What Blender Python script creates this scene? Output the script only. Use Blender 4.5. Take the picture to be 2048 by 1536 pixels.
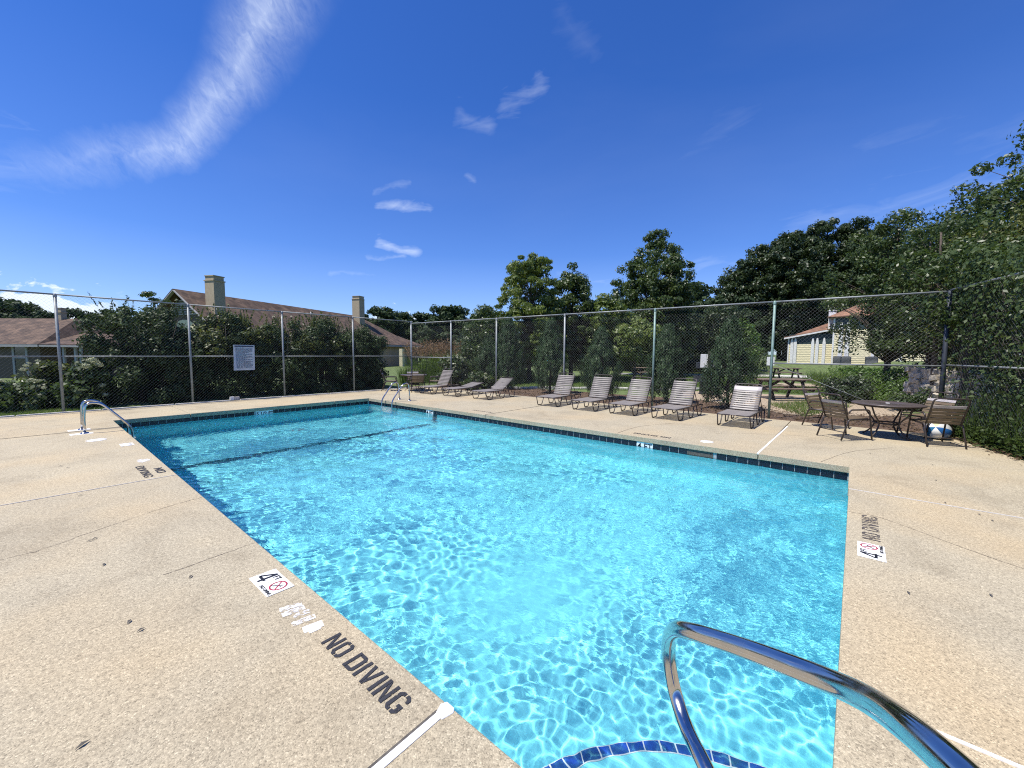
import bpy, math, random
import numpy as np
from mathutils import Matrix, Vector

sc = bpy.context.scene
for o in list(bpy.data.objects):
    bpy.data.objects.remove(o)
COL = sc.collection
R = math.radians

# ------------------------------------------------------------------ camera
cam = bpy.data.cameras.new('camera')
cam_ob = bpy.data.objects.new('camera', cam)
COL.objects.link(cam_ob)
cam.sensor_width = 36.0
cam.lens = 14.279
cam.clip_start = 0.05
cam.clip_end = 3000
_F = (0.76182251, 0.64339384, -0.07530484)
_R = (0.64561321, -0.76363261, 0.00698706)
_U = (0.05300981, 0.0539407, 0.99713608)
cam_ob.matrix_world = Matrix([[_R[0], _U[0], -_F[0], 0], [_R[1], _U[1], -_F[1], 0], [_R[2], _U[2], -_F[2], 1.524], [0, 0, 0, 1]])
sc.camera = cam_ob

# ------------------------------------------------------------------ sun, sky, exposure
SUN_TO = Vector((-0.43, 0.21, 1.0)).normalized()          # towards the sun
SUN_EL = math.asin(SUN_TO.z)
sun = bpy.data.lights.new('sun', 'SUN')
sun.energy = 4.8
sun.angle = R(0.53)
sun.color = (1.0, 0.955, 0.88)
sun_ob = bpy.data.objects.new('sun', sun)
COL.objects.link(sun_ob)
sun_ob.rotation_euler = (-SUN_TO).to_track_quat('-Z', 'Y').to_euler()
sun.cycles.is_caustics_light = True

world = bpy.data.worlds.new('World')
sc.world = world
world.use_nodes = True
sc.view_settings.view_transform = 'Standard'
sc.view_settings.look = 'None'
sc.view_settings.gamma = 1.0
sc.view_settings.use_curve_mapping = False
sc.view_settings.exposure = 0.40
sc.cycles.use_denoising = False
sc.cycles.filter_width = 1.1
sc.cycles.max_bounces = 10
sc.cycles.transparent_max_bounces = 12
sc.cycles.sample_clamp_indirect = 6.0
sc.cycles.caustics_reflective = False


def build_sky():
    nt = world.node_tree
    N, L = nt.nodes, nt.links
    bg = N['Background']
    bg.inputs[1].default_value = 0.088
    sk = N.new('ShaderNodeTexSky')
    sk.sky_type = 'NISHITA'
    sk.sun_disc = False
    sk.sun_elevation = SUN_EL
    sk.sun_rotation = math.atan2(SUN_TO.x, SUN_TO.y)
    sk.air_density = 1.0
    sk.dust_density = 0.15
    sk.ozone_density = 3.0
    hs = N.new('ShaderNodeHueSaturation')
    hs.inputs['Saturation'].default_value = 1.20
    hs.inputs['Value'].default_value = 1.0
    L.new(sk.outputs[0], hs.inputs['Color'])

    def m(op, a, b=None, clamp=False):
        n = N.new('ShaderNodeMath')
        n.operation = op
        n.use_clamp = clamp
        for i, v in enumerate((a, b)):
            if v is None:
                continue
            if isinstance(v, (int, float)):
                n.inputs[i].default_value = v
            else:
                L.new(v, n.inputs[i])
        return n.outputs[0]

    tc = N.new('ShaderNodeTexCoord')
    sx = N.new('ShaderNodeSeparateXYZ')
    L.new(tc.outputs['Generated'], sx.inputs[0])
    az = m('MULTIPLY', m('ARCTAN2', sx.outputs[1], sx.outputs[0]), 57.2958)
    el = m('MULTIPLY', m('ARCSINE', sx.outputs[2]), 57.2958)

    def noise(scale, detail, dist, sx_=1.0, sy_=1.0, rot=0.0, off=0.0, rough=0.55):
        cx = N.new('ShaderNodeCombineXYZ')
        L.new(az, cx.inputs[0])
        L.new(el, cx.inputs[1])
        cx.inputs[2].default_value = off
        mp = N.new('ShaderNodeMapping')
        mp.vector_type = 'TEXTURE'
        mp.inputs['Rotation'].default_value = (0, 0, rot)
        mp.inputs['Scale'].default_value = (sx_, sy_, 1)
        L.new(cx.outputs[0], mp.inputs[0])
        n = N.new('ShaderNodeTexNoise')
        n.inputs['Scale'].default_value = scale
        n.inputs['Detail'].default_value = detail
        n.inputs['Roughness'].default_value = rough
        n.inputs['Distortion'].default_value = dist
        L.new(mp.outputs[0], n.inputs['Vector'])
        return n.outputs[0]

    warp = m('MULTIPLY', m('SUBTRACT', noise(0.22, 4, 0.0, off=3.0), 0.5), 7.0)

    def seg(a0, e0, a1, e1, r0, r1, wv):
        # soft mask around a segment in azimuth / elevation degrees
        ux, uy = a1 - a0, e1 - e0
        l2 = ux * ux + uy * uy
        px = m('SUBTRACT', az, a0)
        py = m('ADD', m('SUBTRACT', el, e0), m('MULTIPLY', warp, wv))
        t = m('DIVIDE', m('ADD', m('MULTIPLY', px, ux), m('MULTIPLY', py, uy)), l2, True)
        dx = m('SUBTRACT', px, m('MULTIPLY', t, ux))
        dy = m('SUBTRACT', py, m('MULTIPLY', t, uy))
        d = m('SQRT', m('ADD', m('MULTIPLY', dx, dx), m('MULTIPLY', dy, dy)))
        rr = m('ADD', r0, m('MULTIPLY', t, r1 - r0))
        v = m('SUBTRACT', 1.0, m('DIVIDE', d, rr), True)
        return v

    # long cirrus streamer, upper left
    s1 = seg(66.5, 41.0, 73.0, 28.5, 6.6, 4.2, 0.6)
    s2 = seg(73.0, 28.5, 78.5, 20.6, 4.0, 2.9, 0.55)
    s3 = seg(78.5, 20.6, 91.0, 15.3, 2.9, 3.4, 0.45)
    s4 = seg(88.5, 16.2, 96.0, 12.5, 2.6, 3.8, 0.5)
    s3b = m('MULTIPLY', s3, m('SUBTRACT', .9, m('MULTIPLY', m('DIVIDE', m('SUBTRACT', az, 80.0), 13.0, True), .62)))
    s3 = m('MULTIPLY', s3, m('SUBTRACT', 1.0, m('DIVIDE', m('SUBTRACT', az, 79.0), 15.0, True)))
    body = m('MAXIMUM', m('MAXIMUM', s1, s2), m('MAXIMUM', s3, m('MULTIPLY', s4, 0.0)))
    fib = noise(0.20, 9, 0.8, sx_=1.35, sy_=0.9, rot=R(42), rough=0.60)
    fine = noise(1.1, 8, 1.2, sx_=1.5, sy_=0.8, rot=R(48), off=14.0, rough=0.65)
    ero = m('ADD', m('MULTIPLY', fib, 1.5), m('MULTIPLY', fine, 0.6))
    c1 = m('MULTIPLY', m('SUBTRACT', m('ADD', m('MULTIPLY', body, .95), ero), 1.34), 0.60, True)
    c1 = m('MULTIPLY', c1, m('MULTIPLY', body, 2.0, True))
    soft = m('MULTIPLY', m('POWER', m('MAXIMUM', body, s3b), 1.5), m('MULTIPLY', m('SUBTRACT', m('ADD', m('MULTIPLY', fib, 1.0), m('MULTIPLY', fine, .8)), .42, True), .85))
    c1 = m('MAXIMUM', c1, soft)
    # small wisps in the middle of the sky
    wl = None
    fib2 = noise(0.5, 8, 0.8, sx_=2.8, sy_=0.7, rot=R(-8), off=9.0)
    for (a0, e0, a1, e1, r, k) in ((36.5, 31.5, 41.5, 30.0, 1.5, .24), (43.5, 28.0, 47.5, 29.0, 1.1, .18),
                                   (51.5, 18.6, 58.0, 18.4, .8, .42), (54.0, 21.2, 58.5, 20.0, .7, .28),
                                   (53.5, 13.2, 58.0, 14.2, .8, .55), (55.0, 12.6, 59.5, 12.2, .7, .40),
                                   (58.5, 10.0, 64.0, 9.6, .6, .25), (45.5, 22.0, 46.5, 22.6, .6, .22),
                                   (12.0, 25.5, 18.0, 24.0, 2.4, .06), (8.0, 10.5, 20.0, 11.5, 1.5, .25),
                                   (26.0, 9.5, 34.0, 11.0, .9, .25), (88.0, 16.6, 96.0, 13.0, 3.2, .22), (-12.0, 15.0, 6.0, 14.0, 3.6, .16),
                                   (0.0, 21.0, -14.0, 18.0, 2.5, .08), (95.0, 9.0, 84.0, 8.0, 2.2, .16),
                                   (30.0, 35.0, 34.0, 37.5, 1.6, .05)):
        sg = seg(a0, e0, a1, e1, r * 1.7, r * 1.7, 0.35)
        v = m('MULTIPLY', m('MULTIPLY', m('SUBTRACT', m('ADD', m('MULTIPLY', sg, .9), m('MULTIPLY', fib2, 1.6)), 1.22), 1.3, True), k * .85)
        v = m('MULTIPLY', v, m('MULTIPLY', sg, 4.0, True))
        wl = v if wl is None else m('MAXIMUM', wl, v)
    c2 = m('MINIMUM', wl, 0.8)
    # low cumulus banks on the horizon
    puff = noise(0.55, 7, 0.2, sx_=1.6, sy_=1.0, off=21.0)
    top = m('ADD', 1.0, m('MULTIPLY', puff, 8.6))
    bank = m('MULTIPLY', m('SUBTRACT', top, el), 1.6, True)
    sel = m('MAXIMUM', m('MULTIPLY', m('SUBTRACT', 9.0, m('ABSOLUTE', m('SUBTRACT', az, 92.0))), .35, True),
            m('MULTIPLY', m('SUBTRACT', 4.5, m('ABSOLUTE', m('SUBTRACT', az, 55.5))), .5, True))
    c3 = m('MULTIPLY', m('MULTIPLY', bank, sel), m('MULTIPLY', m('SUBTRACT', el, -1.0), 1.0, True))
    # a thin general veil gives the sky some unevenness
    veil = m('MULTIPLY', m('SUBTRACT', noise(0.035, 5, 0.5, sx_=2.0, off=5.0), 0.5, True), 0.10)
    low = m('MULTIPLY', m('SUBTRACT', 1.0, m('DIVIDE', el, 30.0), True), 0.06)
    low = m('ADD', low, m('MULTIPLY', m('SUBTRACT', 1.0, m('DIVIDE', el, 13.0), True), 0.17))
    mask = m('MAXIMUM', m('MAXIMUM', m('MULTIPLY', c1, .82), c2), m('MAXIMUM', m('MULTIPLY', c3, .9), m('ADD', veil, low)))
    mix = N.new('ShaderNodeMix')
    mix.data_type = 'RGBA'
    L.new(mask, mix.inputs['Factor'])
    tint = N.new('ShaderNodeMix')
    tint.data_type = 'RGBA'
    tint.blend_type = 'MULTIPLY'
    tint.inputs['Factor'].default_value = 1.0
    L.new(hs.outputs[0], tint.inputs['A'])
    tint.inputs['B'].default_value = (.62, .86, 1.42, 1)
    L.new(tint.outputs['Result'], mix.inputs['A'])
    mix.inputs['B'].default_value = (8.8, 9.7, 11.0, 1)
    L.new(mix.outputs['Result'], bg.inputs[0])


build_sky()

# ------------------------------------------------------------------ helpers
rng = np.random.default_rng(11)
random.seed(11)


def tag(o, label=None, cat=None, group=None, kind=None):
    if label:
        o['label'] = label
    if cat:
        o['category'] = cat
    if group:
        o['group'] = group
    if kind:
        o['kind'] = kind
    return o


def empty(name, loc=(0, 0, 0), rz=0.0):
    o = bpy.data.objects.new(name, None)
    o.empty_display_size = 0.2
    o.location = loc
    o.rotation_euler = (0, 0, rz)
    COL.objects.link(o)
    return o


def link(name, me, parent=None):
    o = bpy.data.objects.new(name, me)
    COL.objects.link(o)
    if parent is not None:
        o.parent = parent
    return o


def copy_tree(o, parent=None):
    c = o.copy()
    COL.objects.link(c)
    if parent is not None:
        c.parent = parent
    for ch in [x for x in o.children]:
        copy_tree(ch, c)
    return c


class MB:
    """collects simple shapes and links them as one mesh object"""

    def __init__(self):
        self.v, self.f, self.sm = [], [], []

    def add(self, vs, fs, smooth=False):
        b = len(self.v)
        self.v += [tuple(p) for p in vs]
        self.f += [tuple(i + b for i in q) for q in fs]
        self.sm += [smooth] * len(fs)
        return self

    def box(self, c, s, rz=0.0, M=None):
        hx, hy, hz = s[0] / 2, s[1] / 2, s[2] / 2
        p = [Vector((x, y, z)) for z in (-hz, hz) for y in (-hy, hy) for x in (-hx, hx)]
        T = Matrix.Translation(Vector(c)) @ (M if M is not None else Matrix.Rotation(rz, 4, 'Z'))
        p = [T @ q for q in p]
        return self.add(p, [(0, 2, 3, 1), (4, 5, 7, 6), (0, 1, 5, 4), (2, 6, 7, 3), (0, 4, 6, 2), (1, 3, 7, 5)])

    def bbox(self, a, b):
        return self.box([(a[i] + b[i]) / 2 for i in range(3)], [abs(b[i] - a[i]) for i in range(3)])

    def beam(self, a, b, w, h, up=(0, 0, 1)):
        a, b = Vector(a), Vector(b)
        d = (b - a)
        L = d.length
        x = d.normalized()
        y = Vector(up).cross(x)
        if y.length < 1e-4:
            y = Vector((0, 1, 0)).cross(x)
        y.normalize()
        z = x.cross(y)
        M = Matrix((x, y, z)).transposed().to_4x4()
        return self.box((a + b) / 2, (L, w, h), M=M)

    def tube(self, path, r, n=8, cap=True):
        P = [Vector(p) for p in path]
        rs = r if isinstance(r, (list, tuple)) else [r] * len(P)
        vs, fs = [], []
        nrm = None
        for i, p in enumerate(P):
            t = (P[min(i + 1, len(P) - 1)] - P[max(i - 1, 0)]).normalized()
            if nrm is None:
                nrm = t.orthogonal().normalized()
            else:
                nrm = (nrm - t * nrm.dot(t))
                nrm = nrm.normalized() if nrm.length > 1e-6 else t.orthogonal().normalized()
            bn = t.cross(nrm)
            for k in range(n):
                a = 2 * math.pi * k / n
                vs.append(p + (nrm * math.cos(a) + bn * math.sin(a)) * rs[i])
        for i in range(len(P) - 1):
            for k in range(n):
                k2 = (k + 1) % n
                fs.append((i * n + k, i * n + k2, (i + 1) * n + k2, (i + 1) * n + k))
        self.add(vs, fs, True)
        if cap:
            b = len(self.v) - len(vs)
            self.f.append(tuple(b + k for k in range(n))[::-1])
            self.f.append(tuple(b + (len(P) - 1) * n + k for k in range(n)))
            self.sm += [False, False]
        return self

    def lathe(self, prof, n=24, c=(0, 0, 0), smooth=True):
        vs, fs = [], []
        for (r, z) in prof:
            for k in range(n):
                a = 2 * math.pi * k / n
                vs.append((c[0] + r * math.cos(a), c[1] + r * math.sin(a), c[2] + z))
        for i in range(len(prof) - 1):
            for k in range(n):
                k2 = (k + 1) % n
                fs.append((i * n + k, i * n + k2, (i + 1) * n + k2, (i + 1) * n + k))
        return self.add(vs, fs, smooth)

    def poly(self, pts, z0, z1):
        """extruded plan polygon (counter-clockwise)"""
        n = len(pts)
        vs = [(p[0], p[1], z0) for p in pts] + [(p[0], p[1], z1) for p in pts]
        fs = [tuple(range(n))[::-1], tuple(range(n, 2 * n))]
        fs += [(i, (i + 1) % n, n + (i + 1) % n, n + i) for i in range(n)]
        return self.add(vs, fs)

    def build(self, name, mat, parent=None, org=(0, 0, 0), bevel=0.0):
        me = bpy.data.meshes.new(name)
        vs = [(p[0] - org[0], p[1] - org[1], p[2] - org[2]) for p in self.v]
        me.from_pydata(vs, [], self.f)
        me.polygons.foreach_set('use_smooth', self.sm)
        me.materials.append(mat)
        me.update()
        o = link(name, me, parent)
        if bevel > 0:
            b = o.modifiers.new('bevel', 'BEVEL')
            b.width = bevel
            b.segments = 2
            b.limit_method = 'ANGLE'
        return o


def np_mesh(name, V, Q, mat, smooth=False):
    me = bpy.data.meshes.new(name)
    k = Q.shape[1]
    me.vertices.add(len(V))
    me.vertices.foreach_set('co', np.ascontiguousarray(V, dtype=np.float32).ravel())
    me.loops.add(Q.size)
    me.loops.foreach_set('vertex_index', np.ascontiguousarray(Q, dtype=np.int32).ravel())
    me.polygons.add(len(Q))
    me.polygons.foreach_set('loop_start', np.arange(0, Q.size, k, dtype=np.int32))
    if smooth:
        me.polygons.foreach_set('use_smooth', np.ones(len(Q), bool))
    me.materials.append(mat)
    me.update()
    return me


def spline(pts, n=8):
    """Catmull-Rom through the points"""
    P = [Vector(p) for p in pts]
    P = [P[0] * 2 - P[1]] + P + [P[-1] * 2 - P[-2]]
    out = []
    for i in range(1, len(P) - 2):
        a, b, c, d = P[i - 1], P[i], P[i + 1], P[i + 2]
        for k in range(n):
            t = k / n
            out.append(0.5 * ((2 * b) + (c - a) * t + (2 * a - 5 * b + 4 * c - d) * t * t + (3 * b - a - 3 * c + d) * t ** 3))
    out.append(P[-2])
    return out


def fillet(pts, r, n=5):
    """polyline with rounded corners"""
    P = [Vector(p) for p in pts]
    out = [P[0]]
    for i in range(1, len(P) - 1):
        a, b, c = P[i - 1], P[i], P[i + 1]
        u, w = (a - b), (c - b)
        rr = min(r, u.length * .48, w.length * .48)
        u.normalize()
        w.normalize()
        s, e = b + u * rr, b + w * rr
        for k in range(n + 1):
            t = k / n
            out.append(s * (1 - t) ** 2 + b * 2 * t * (1 - t) + e * t * t)
    out.append(P[-1])
    return out


# ------------------------------------------------------------------ materials
def _nodes(name):
    m = bpy.data.materials.new(name)
    m.use_nodes = True
    nt = m.node_tree
    return m, nt.nodes, nt.links, nt.nodes['Principled BSDF']


def ramp(N, stops):
    r = N.new('ShaderNodeValToRGB')
    e = r.color_ramp.elements
    while len(e) < len(stops):
        e.new(0.5)
    for i, (p, c) in enumerate(stops):
        e[i].position = p
        e[i].color = (*c, 1) if len(c) == 3 else c
    return r


def pmat(name, c, rough=0.6, metal=0.0, var=0.15, scale=6.0, bump=0.0, bscale=60.0, spec=0.5, detail=5.0, c2=None):
    m, N, L, b = _nodes(name)
    b.inputs['Roughness'].default_value = rough
    b.inputs['Metallic'].default_value = metal
    b.inputs['Specular IOR Level'].default_value = spec
    tc = N.new('ShaderNodeTexCoord')
    n = N.new('ShaderNodeTexNoise')
    n.inputs['Scale'].default_value = scale
    n.inputs['Detail'].default_value = detail
    L.new(tc.outputs['Object'], n.inputs['Vector'])
    lo = tuple(x * (1 - var) for x in c)
    hi = tuple(min(1, x * (1 + var)) for x in c) if c2 is None else c2
    r = ramp(N, [(0.3, lo), (0.7, hi)])
    L.new(n.outputs[0], r.inputs[0])
    L.new(r.outputs[0], b.inputs['Base Color'])
    if bump:
        n2 = N.new('ShaderNodeTexNoise')
        n2.inputs['Scale'].default_value = bscale
        n2.inputs['Detail'].default_value = 4
        L.new(tc.outputs['Object'], n2.inputs['Vector'])
        bp = N.new('ShaderNodeBump')
        bp.inputs['Strength'].default_value = bump
        bp.inputs['Distance'].default_value = 0.01
        L.new(n2.outputs[0], bp.inputs['Height'])
        L.new(bp.outputs[0], b.inputs['Normal'])
    return m


def concrete_mat(name, base, speck=260.0, dark=0.5):
    """exposed-aggregate concrete: tan paste, pebbles of several shades, stains"""
    m, N, L, b = _nodes(name)
    b.inputs['Roughness'].default_value = 0.85
    b.inputs['Specular IOR Level'].default_value = 0.25
    ge = N.new('ShaderNodeNewGeometry')
    vo = N.new('ShaderNodeTexVoronoi')
    vo.inputs['Scale'].default_value = speck
    L.new(ge.outputs['Position'], vo.inputs['Vector'])
    sep = N.new('ShaderNodeSeparateColor')
    L.new(vo.outputs['Color'], sep.inputs[0])
    B = base
    r = ramp(N, [(0.0, tuple(x * .55 for x in B)), (0.12, tuple(x * .82 for x in B)), (0.42, tuple(x * .97 for x in B)),
                 (0.74, tuple(min(1, x * 1.06) for x in B)), (0.93, tuple(min(1, x * 1.2) for x in B)), (1.0, tuple(min(1, x * 1.4 + .03) for x in B))])
    L.new(sep.outputs[0], r.inputs[0])
    n2 = N.new('ShaderNodeTexNoise')
    n2.inputs['Scale'].default_value = 45
    n2.inputs['Detail'].default_value = 6
    L.new(ge.outputs['Position'], n2.inputs['Vector'])
    r2 = ramp(N, [(0.30, (.80, .79, .78)), (0.62, (1.06, 1.06, 1.05))])
    L.new(n2.outputs[0], r2.inputs[0])
    n3 = N.new('ShaderNodeTexNoise')
    n3.inputs['Scale'].default_value = 1.1
    n3.inputs['Detail'].default_value = 8
    n3.inputs['Roughness'].default_value = .68
    n3.inputs['Distortion'].default_value = .6
    L.new(ge.outputs['Position'], n3.inputs['Vector'])
    r3 = ramp(N, [(0.28, (.76, .74, .72)), (0.47, (.97, .965, .96)), (0.7, (1.07, 1.06, 1.04))])
    L.new(n3.outputs[0], r3.inputs[0])
    n4 = N.new('ShaderNodeTexNoise')
    n4.inputs['Scale'].default_value = .55
    n4.inputs['Detail'].default_value = 5
    L.new(ge.outputs['Position'], n4.inputs['Vector'])
    r4 = ramp(N, [(0.45, (1, 1, 1)), (0.72, (1.06, .98, .88))])
    L.new(n4.outputs[0], r4.inputs[0])

    def mul(a, c):
        x = N.new('ShaderNodeMix')
        x.data_type = 'RGBA'
        x.blend_type = 'MULTIPLY'
        x.inputs['Factor'].default_value = 1
        L.new(a, x.inputs['A'])
        L.new(c, x.inputs['B'])
        return x.outputs['Result']

    oi = N.new('ShaderNodeObjectInfo')
    r5 = ramp(N, [(0, (.93, .935, .95)), (1, (1.06, 1.05, 1.03))])
    L.new(oi.outputs['Random'], r5.inputs[0])
    col = mul(r5.outputs[0], mul(mul(mul(r.outputs[0], r2.outputs[0]), r3.outputs[0]), r4.outputs[0]))
    L.new(col, b.inputs['Base Color'])
    bp = N.new('ShaderNodeBump')
    bp.inputs['Strength'].default_value = 0.35
    bp.inputs['Distance'].default_value = 0.004
    L.new(vo.outputs['Distance'], bp.inputs['Height'])
    bp.invert = True
    L.new(bp.outputs[0], b.inputs['Normal'])
    return m


def leaf_mat(name, c1, c2, c3=None, transl=0.30, rough=0.42, spec=0.5, nscale=0.8):
    m, N, L, b = _nodes(name)
    ge = N.new('ShaderNodeNewGeometry')
    tc = N.new('ShaderNodeTexCoord')
    c3 = c3 or c2
    r = ramp(N, [(0.0, c1), (0.55, c2), (1.0, c3)])
    n = N.new('ShaderNodeTexNoise')
    n.inputs['Scale'].default_value = nscale
    n.inputs['Detail'].default_value = 3
    L.new(tc.outputs['Object'], n.inputs['Vector'])
    ad = N.new('ShaderNodeMath')
    ad.operation = 'MULTIPLY_ADD'
    L.new(n.outputs[0], ad.inputs[0])
    ad.inputs[1].default_value = 1.3
    ad.inputs[2].default_value = -.45
    av = N.new('ShaderNodeMath')
    av.operation = 'MULTIPLY_ADD'
    L.new(ge.outputs['Random Per Island'], av.inputs[0])
    av.inputs[1].default_value = .5
    L.new(ad.outputs[0], av.inputs[2])
    L.new(av.outputs[0], r.inputs[0])
    L.new(r.outputs[0], b.inputs['Base Color'])
    b.inputs['Roughness'].default_value = rough
    b.inputs['Specular IOR Level'].default_value = spec
    tr = N.new('ShaderNodeBsdfTranslucent')
    hs = N.new('ShaderNodeHueSaturation')
    hs.inputs['Value'].default_value = 1.5
    hs.inputs['Saturation'].default_value = 1.15
    L.new(r.outputs[0], hs.inputs['Color'])
    L.new(hs.outputs[0], tr.inputs['Color'])
    mx = N.new('ShaderNodeMixShader')
    mx.inputs[0].default_value = transl
    L.new(b.outputs[0], mx.inputs[1])
    L.new(tr.outputs[0], mx.inputs[2])
    L.new(mx.outputs[0], N['Material Output'].inputs[0])
    return m


def worn_paint(name, c, scale=38.0, cover=0.42, soft=.06):
    """thin paint with patches worn through to what lies below"""
    m, N, L, b = _nodes(name)
    b.inputs['Base Color'].default_value = (*c, 1)
    b.inputs['Roughness'].default_value = .7
    ge = N.new('ShaderNodeNewGeometry')
    n = N.new('ShaderNodeTexNoise')
    n.inputs['Scale'].default_value = scale
    n.inputs['Detail'].default_value = 8
    n.inputs['Roughness'].default_value = .7
    L.new(ge.outputs['Position'], n.inputs['Vector'])
    r = ramp(N, [(cover - soft, (0, 0, 0)), (cover + soft, (1, 1, 1))])
    L.new(n.outputs[0], r.inputs[0])
    tr = N.new('ShaderNodeBsdfTransparent')
    mx = N.new('ShaderNodeMixShader')
    L.new(r.outputs[0], mx.inputs[0])
    L.new(tr.outputs[0], mx.inputs[1])
    L.new(b.outputs[0], mx.inputs[2])
    L.new(mx.outputs[0], N['Material Output'].inputs[0])
    return m


M = {}
M['deck'] = concrete_mat('aggregate_concrete', (.440, .384, .272), 185.0)
M['kerb'] = pmat('kerb_concrete', (.55, .52, .47), .85, var=.2, scale=9, bump=.3)
M['joint'] = pmat('joint_sealant', (.80, .79, .76), .6, var=.10, scale=30)
M['gap'] = pmat('joint_filler_recess_shade', (.10, .09, .075), .9, var=.3, scale=40)  # joint filler; also the painted shade of the skimmer recess
M['plaster'] = pmat('pool_plaster', (.27, .88, .94), .55, var=.05, scale=2.0, spec=.2)
M['navy'] = pmat('navy_tile', (.008, .009, .019), .35, var=.5, scale=3.0, spec=.5)
M['blue'] = pmat('cobalt_tile', (.012, .035, .30), .2, var=.6, scale=14.0, spec=.5)
M['line'] = pmat('dark_line_tile', (.006, .012, .045), .3, var=.3)
M['grout'] = pmat('grout', (.34, .37, .37), .7, var=.1)
M['white'] = pmat('white_plastic', (.80, .80, .78), .45, var=.05)
M['black'] = worn_paint('black_stencil_paint', (.03, .03, .035), 60, .40)
M['black_worn'] = worn_paint('worn_stencil_paint', (.10, .085, .08), 55, .50, .09)
M['ink'] = pmat('black_print', (.012, .012, .014), .5, var=.1)
M['red'] = pmat('red_print', (.38, .03, .06), .5, var=.15)
M['white_worn'] = worn_paint('worn_white_paint', (.80, .79, .76), 30, .51, .07)
M['white_worn2'] = worn_paint('chipped_white_paint', (.80, .79, .76), 30, .40, .07)
M['steel'] = pmat('stainless_steel', (.50, .50, .51), .10, 1.0, var=.06, scale=14)
_n, _l, _b = M['steel'].node_tree.nodes, M['steel'].node_tree.links, M['steel'].node_tree.nodes['Principled BSDF']
_t = _n.new('ShaderNodeTexNoise')
_t.inputs['Scale'].default_value = 22
_t.inputs['Detail'].default_value = 7
_r = ramp(_n, [(.40, (.07, .07, .07)), (.72, (.30, .30, .30))])
_l.new(_t.outputs[0], _r.inputs[0])
_l.new(_r.outputs[0], _b.inputs['Roughness'])
M['galv'] = pmat('galvanised_steel', (.25, .265, .265), .55, .25, var=.25, scale=9)
M['galv_green'] = pmat('green_coated_post', (.17, .25, .225), .5, .15, var=.25, scale=9)
M['wire'] = pmat('galvanised_wire', (.115, .12, .12), .6, .2, var=.15)
M['frame'] = pmat('brown_powder_coat', (.040, .031, .028), .42, var=.2, scale=12)
M['strap'] = pmat('taupe_vinyl_strap', (.215, .192, .172), .42, var=.12, scale=7)
M['strap2'] = pmat('beige_vinyl_strap', (.17, .125, .075), .45, var=.1, scale=7)
M['strapw'] = pmat('pale_vinyl_strap', (.46, .42, .40), .42, var=.1, scale=7)
M['tabletop'] = pmat('brown_table_top', (.085, .066, .06), .38, var=.12, scale=18, bump=.15, bscale=160)
M['wood'] = pmat('weathered_wood', (.20, .145, .105), .8, var=.35, scale=7, bump=.4)
M['wood_dark'] = pmat('dark_wood', (.045, .036, .03), .8, var=.3, scale=7)
M['iron'] = pmat('dark_iron', (.035, .042, .055), .6, .3, var=.3, scale=9)


def shingle(name, c, step=.11):
    m = pmat(name, c, .9, var=.45, scale=1.6, bump=.5, bscale=16, detail=9)
    N, L = m.node_tree.nodes, m.node_tree.links
    b = N['Principled BSDF']
    old = b.inputs['Base Color'].links[0].from_socket
    tc = N.new('ShaderNodeTexCoord')
    sp = N.new('ShaderNodeSeparateXYZ')
    L.new(tc.outputs['Object'], sp.inputs[0])
    md = N.new('ShaderNodeMath')
    md.operation = 'FRACT'
    dv = N.new('ShaderNodeMath')
    dv.operation = 'MULTIPLY'
    dv.inputs[1].default_value = 1 / step
    L.new(sp.outputs[2], dv.inputs[0])
    L.new(dv.outputs[0], md.inputs[0])
    r = ramp(N, [(0.0, (.45, .45, .45)), (.16, (.95, .95, .95)), (1.0, (1.1, 1.1, 1.1))])
    L.new(md.outputs[0], r.inputs[0])
    vo = N.new('ShaderNodeTexVoronoi')
    vo.inputs['Scale'].default_value = 3.4
    L.new(tc.outputs['Object'], vo.inputs['Vector'])
    r2 = ramp(N, [(0.1, (.72, .70, .70)), (.8, (1.22, 1.2, 1.15))])
    sc_ = N.new('ShaderNodeSeparateColor')
    L.new(vo.outputs['Color'], sc_.inputs[0])
    L.new(sc_.outputs[1], r2.inputs[0])
    cur = old
    for q in (r, r2):
        x = N.new('ShaderNodeMix')
        x.data_type = 'RGBA'
        x.blend_type = 'MULTIPLY'
        x.inputs['Factor'].default_value = 1
        L.new(cur, x.inputs['A'])
        L.new(q.outputs[0], x.inputs['B'])
        cur = x.outputs['Result']
    L.new(cur, b.inputs['Base Color'])
    return m


M['roof'] = shingle('brown_shingle', (.105, .068, .046))
M['roof2'] = shingle('orange_brown_shingle', (.235, .125, .075))
M['tan'] = pmat('tan_stucco', (.42, .345, .225), .85, var=.1, scale=6)
M['brown_wall'] = pmat('brown_siding', (.115, .085, .055), .8, var=.15, scale=6)
M['trim'] = pmat('white_trim', (.72, .71, .68), .6, var=.08)
M['trim_grey'] = pmat('grey_trim', (.34, .33, .31), .6, var=.1)
M['yellow'] = pmat('yellow_siding', (.74, .66, .42), .7, var=.08, scale=4)
M['eave_shade'] = pmat('eave_shade_green', (.022, .042, .040), .5, var=.2)  # dark green that holds the shade under the eaves in its colour
M['glass'] = pmat('window_glass', (.03, .035, .04), .08, var=.2, spec=.8)
M['bark'] = pmat('bark', (.085, .065, .05), .9, var=.4, scale=9, bump=.6, bscale=30)
M['stem'] = pmat('woody_stem', (.05, .042, .03), .9, var=.3)
M['mulch'] = pmat('mulch', (.115, .072, .045), .95, var=.55, scale=26, bump=.8, bscale=70, detail=8)
M['gravel'] = pmat('tan_gravel', (.37, .29, .20), .95, var=.45, scale=30, bump=.8, bscale=70, detail=8)
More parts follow.
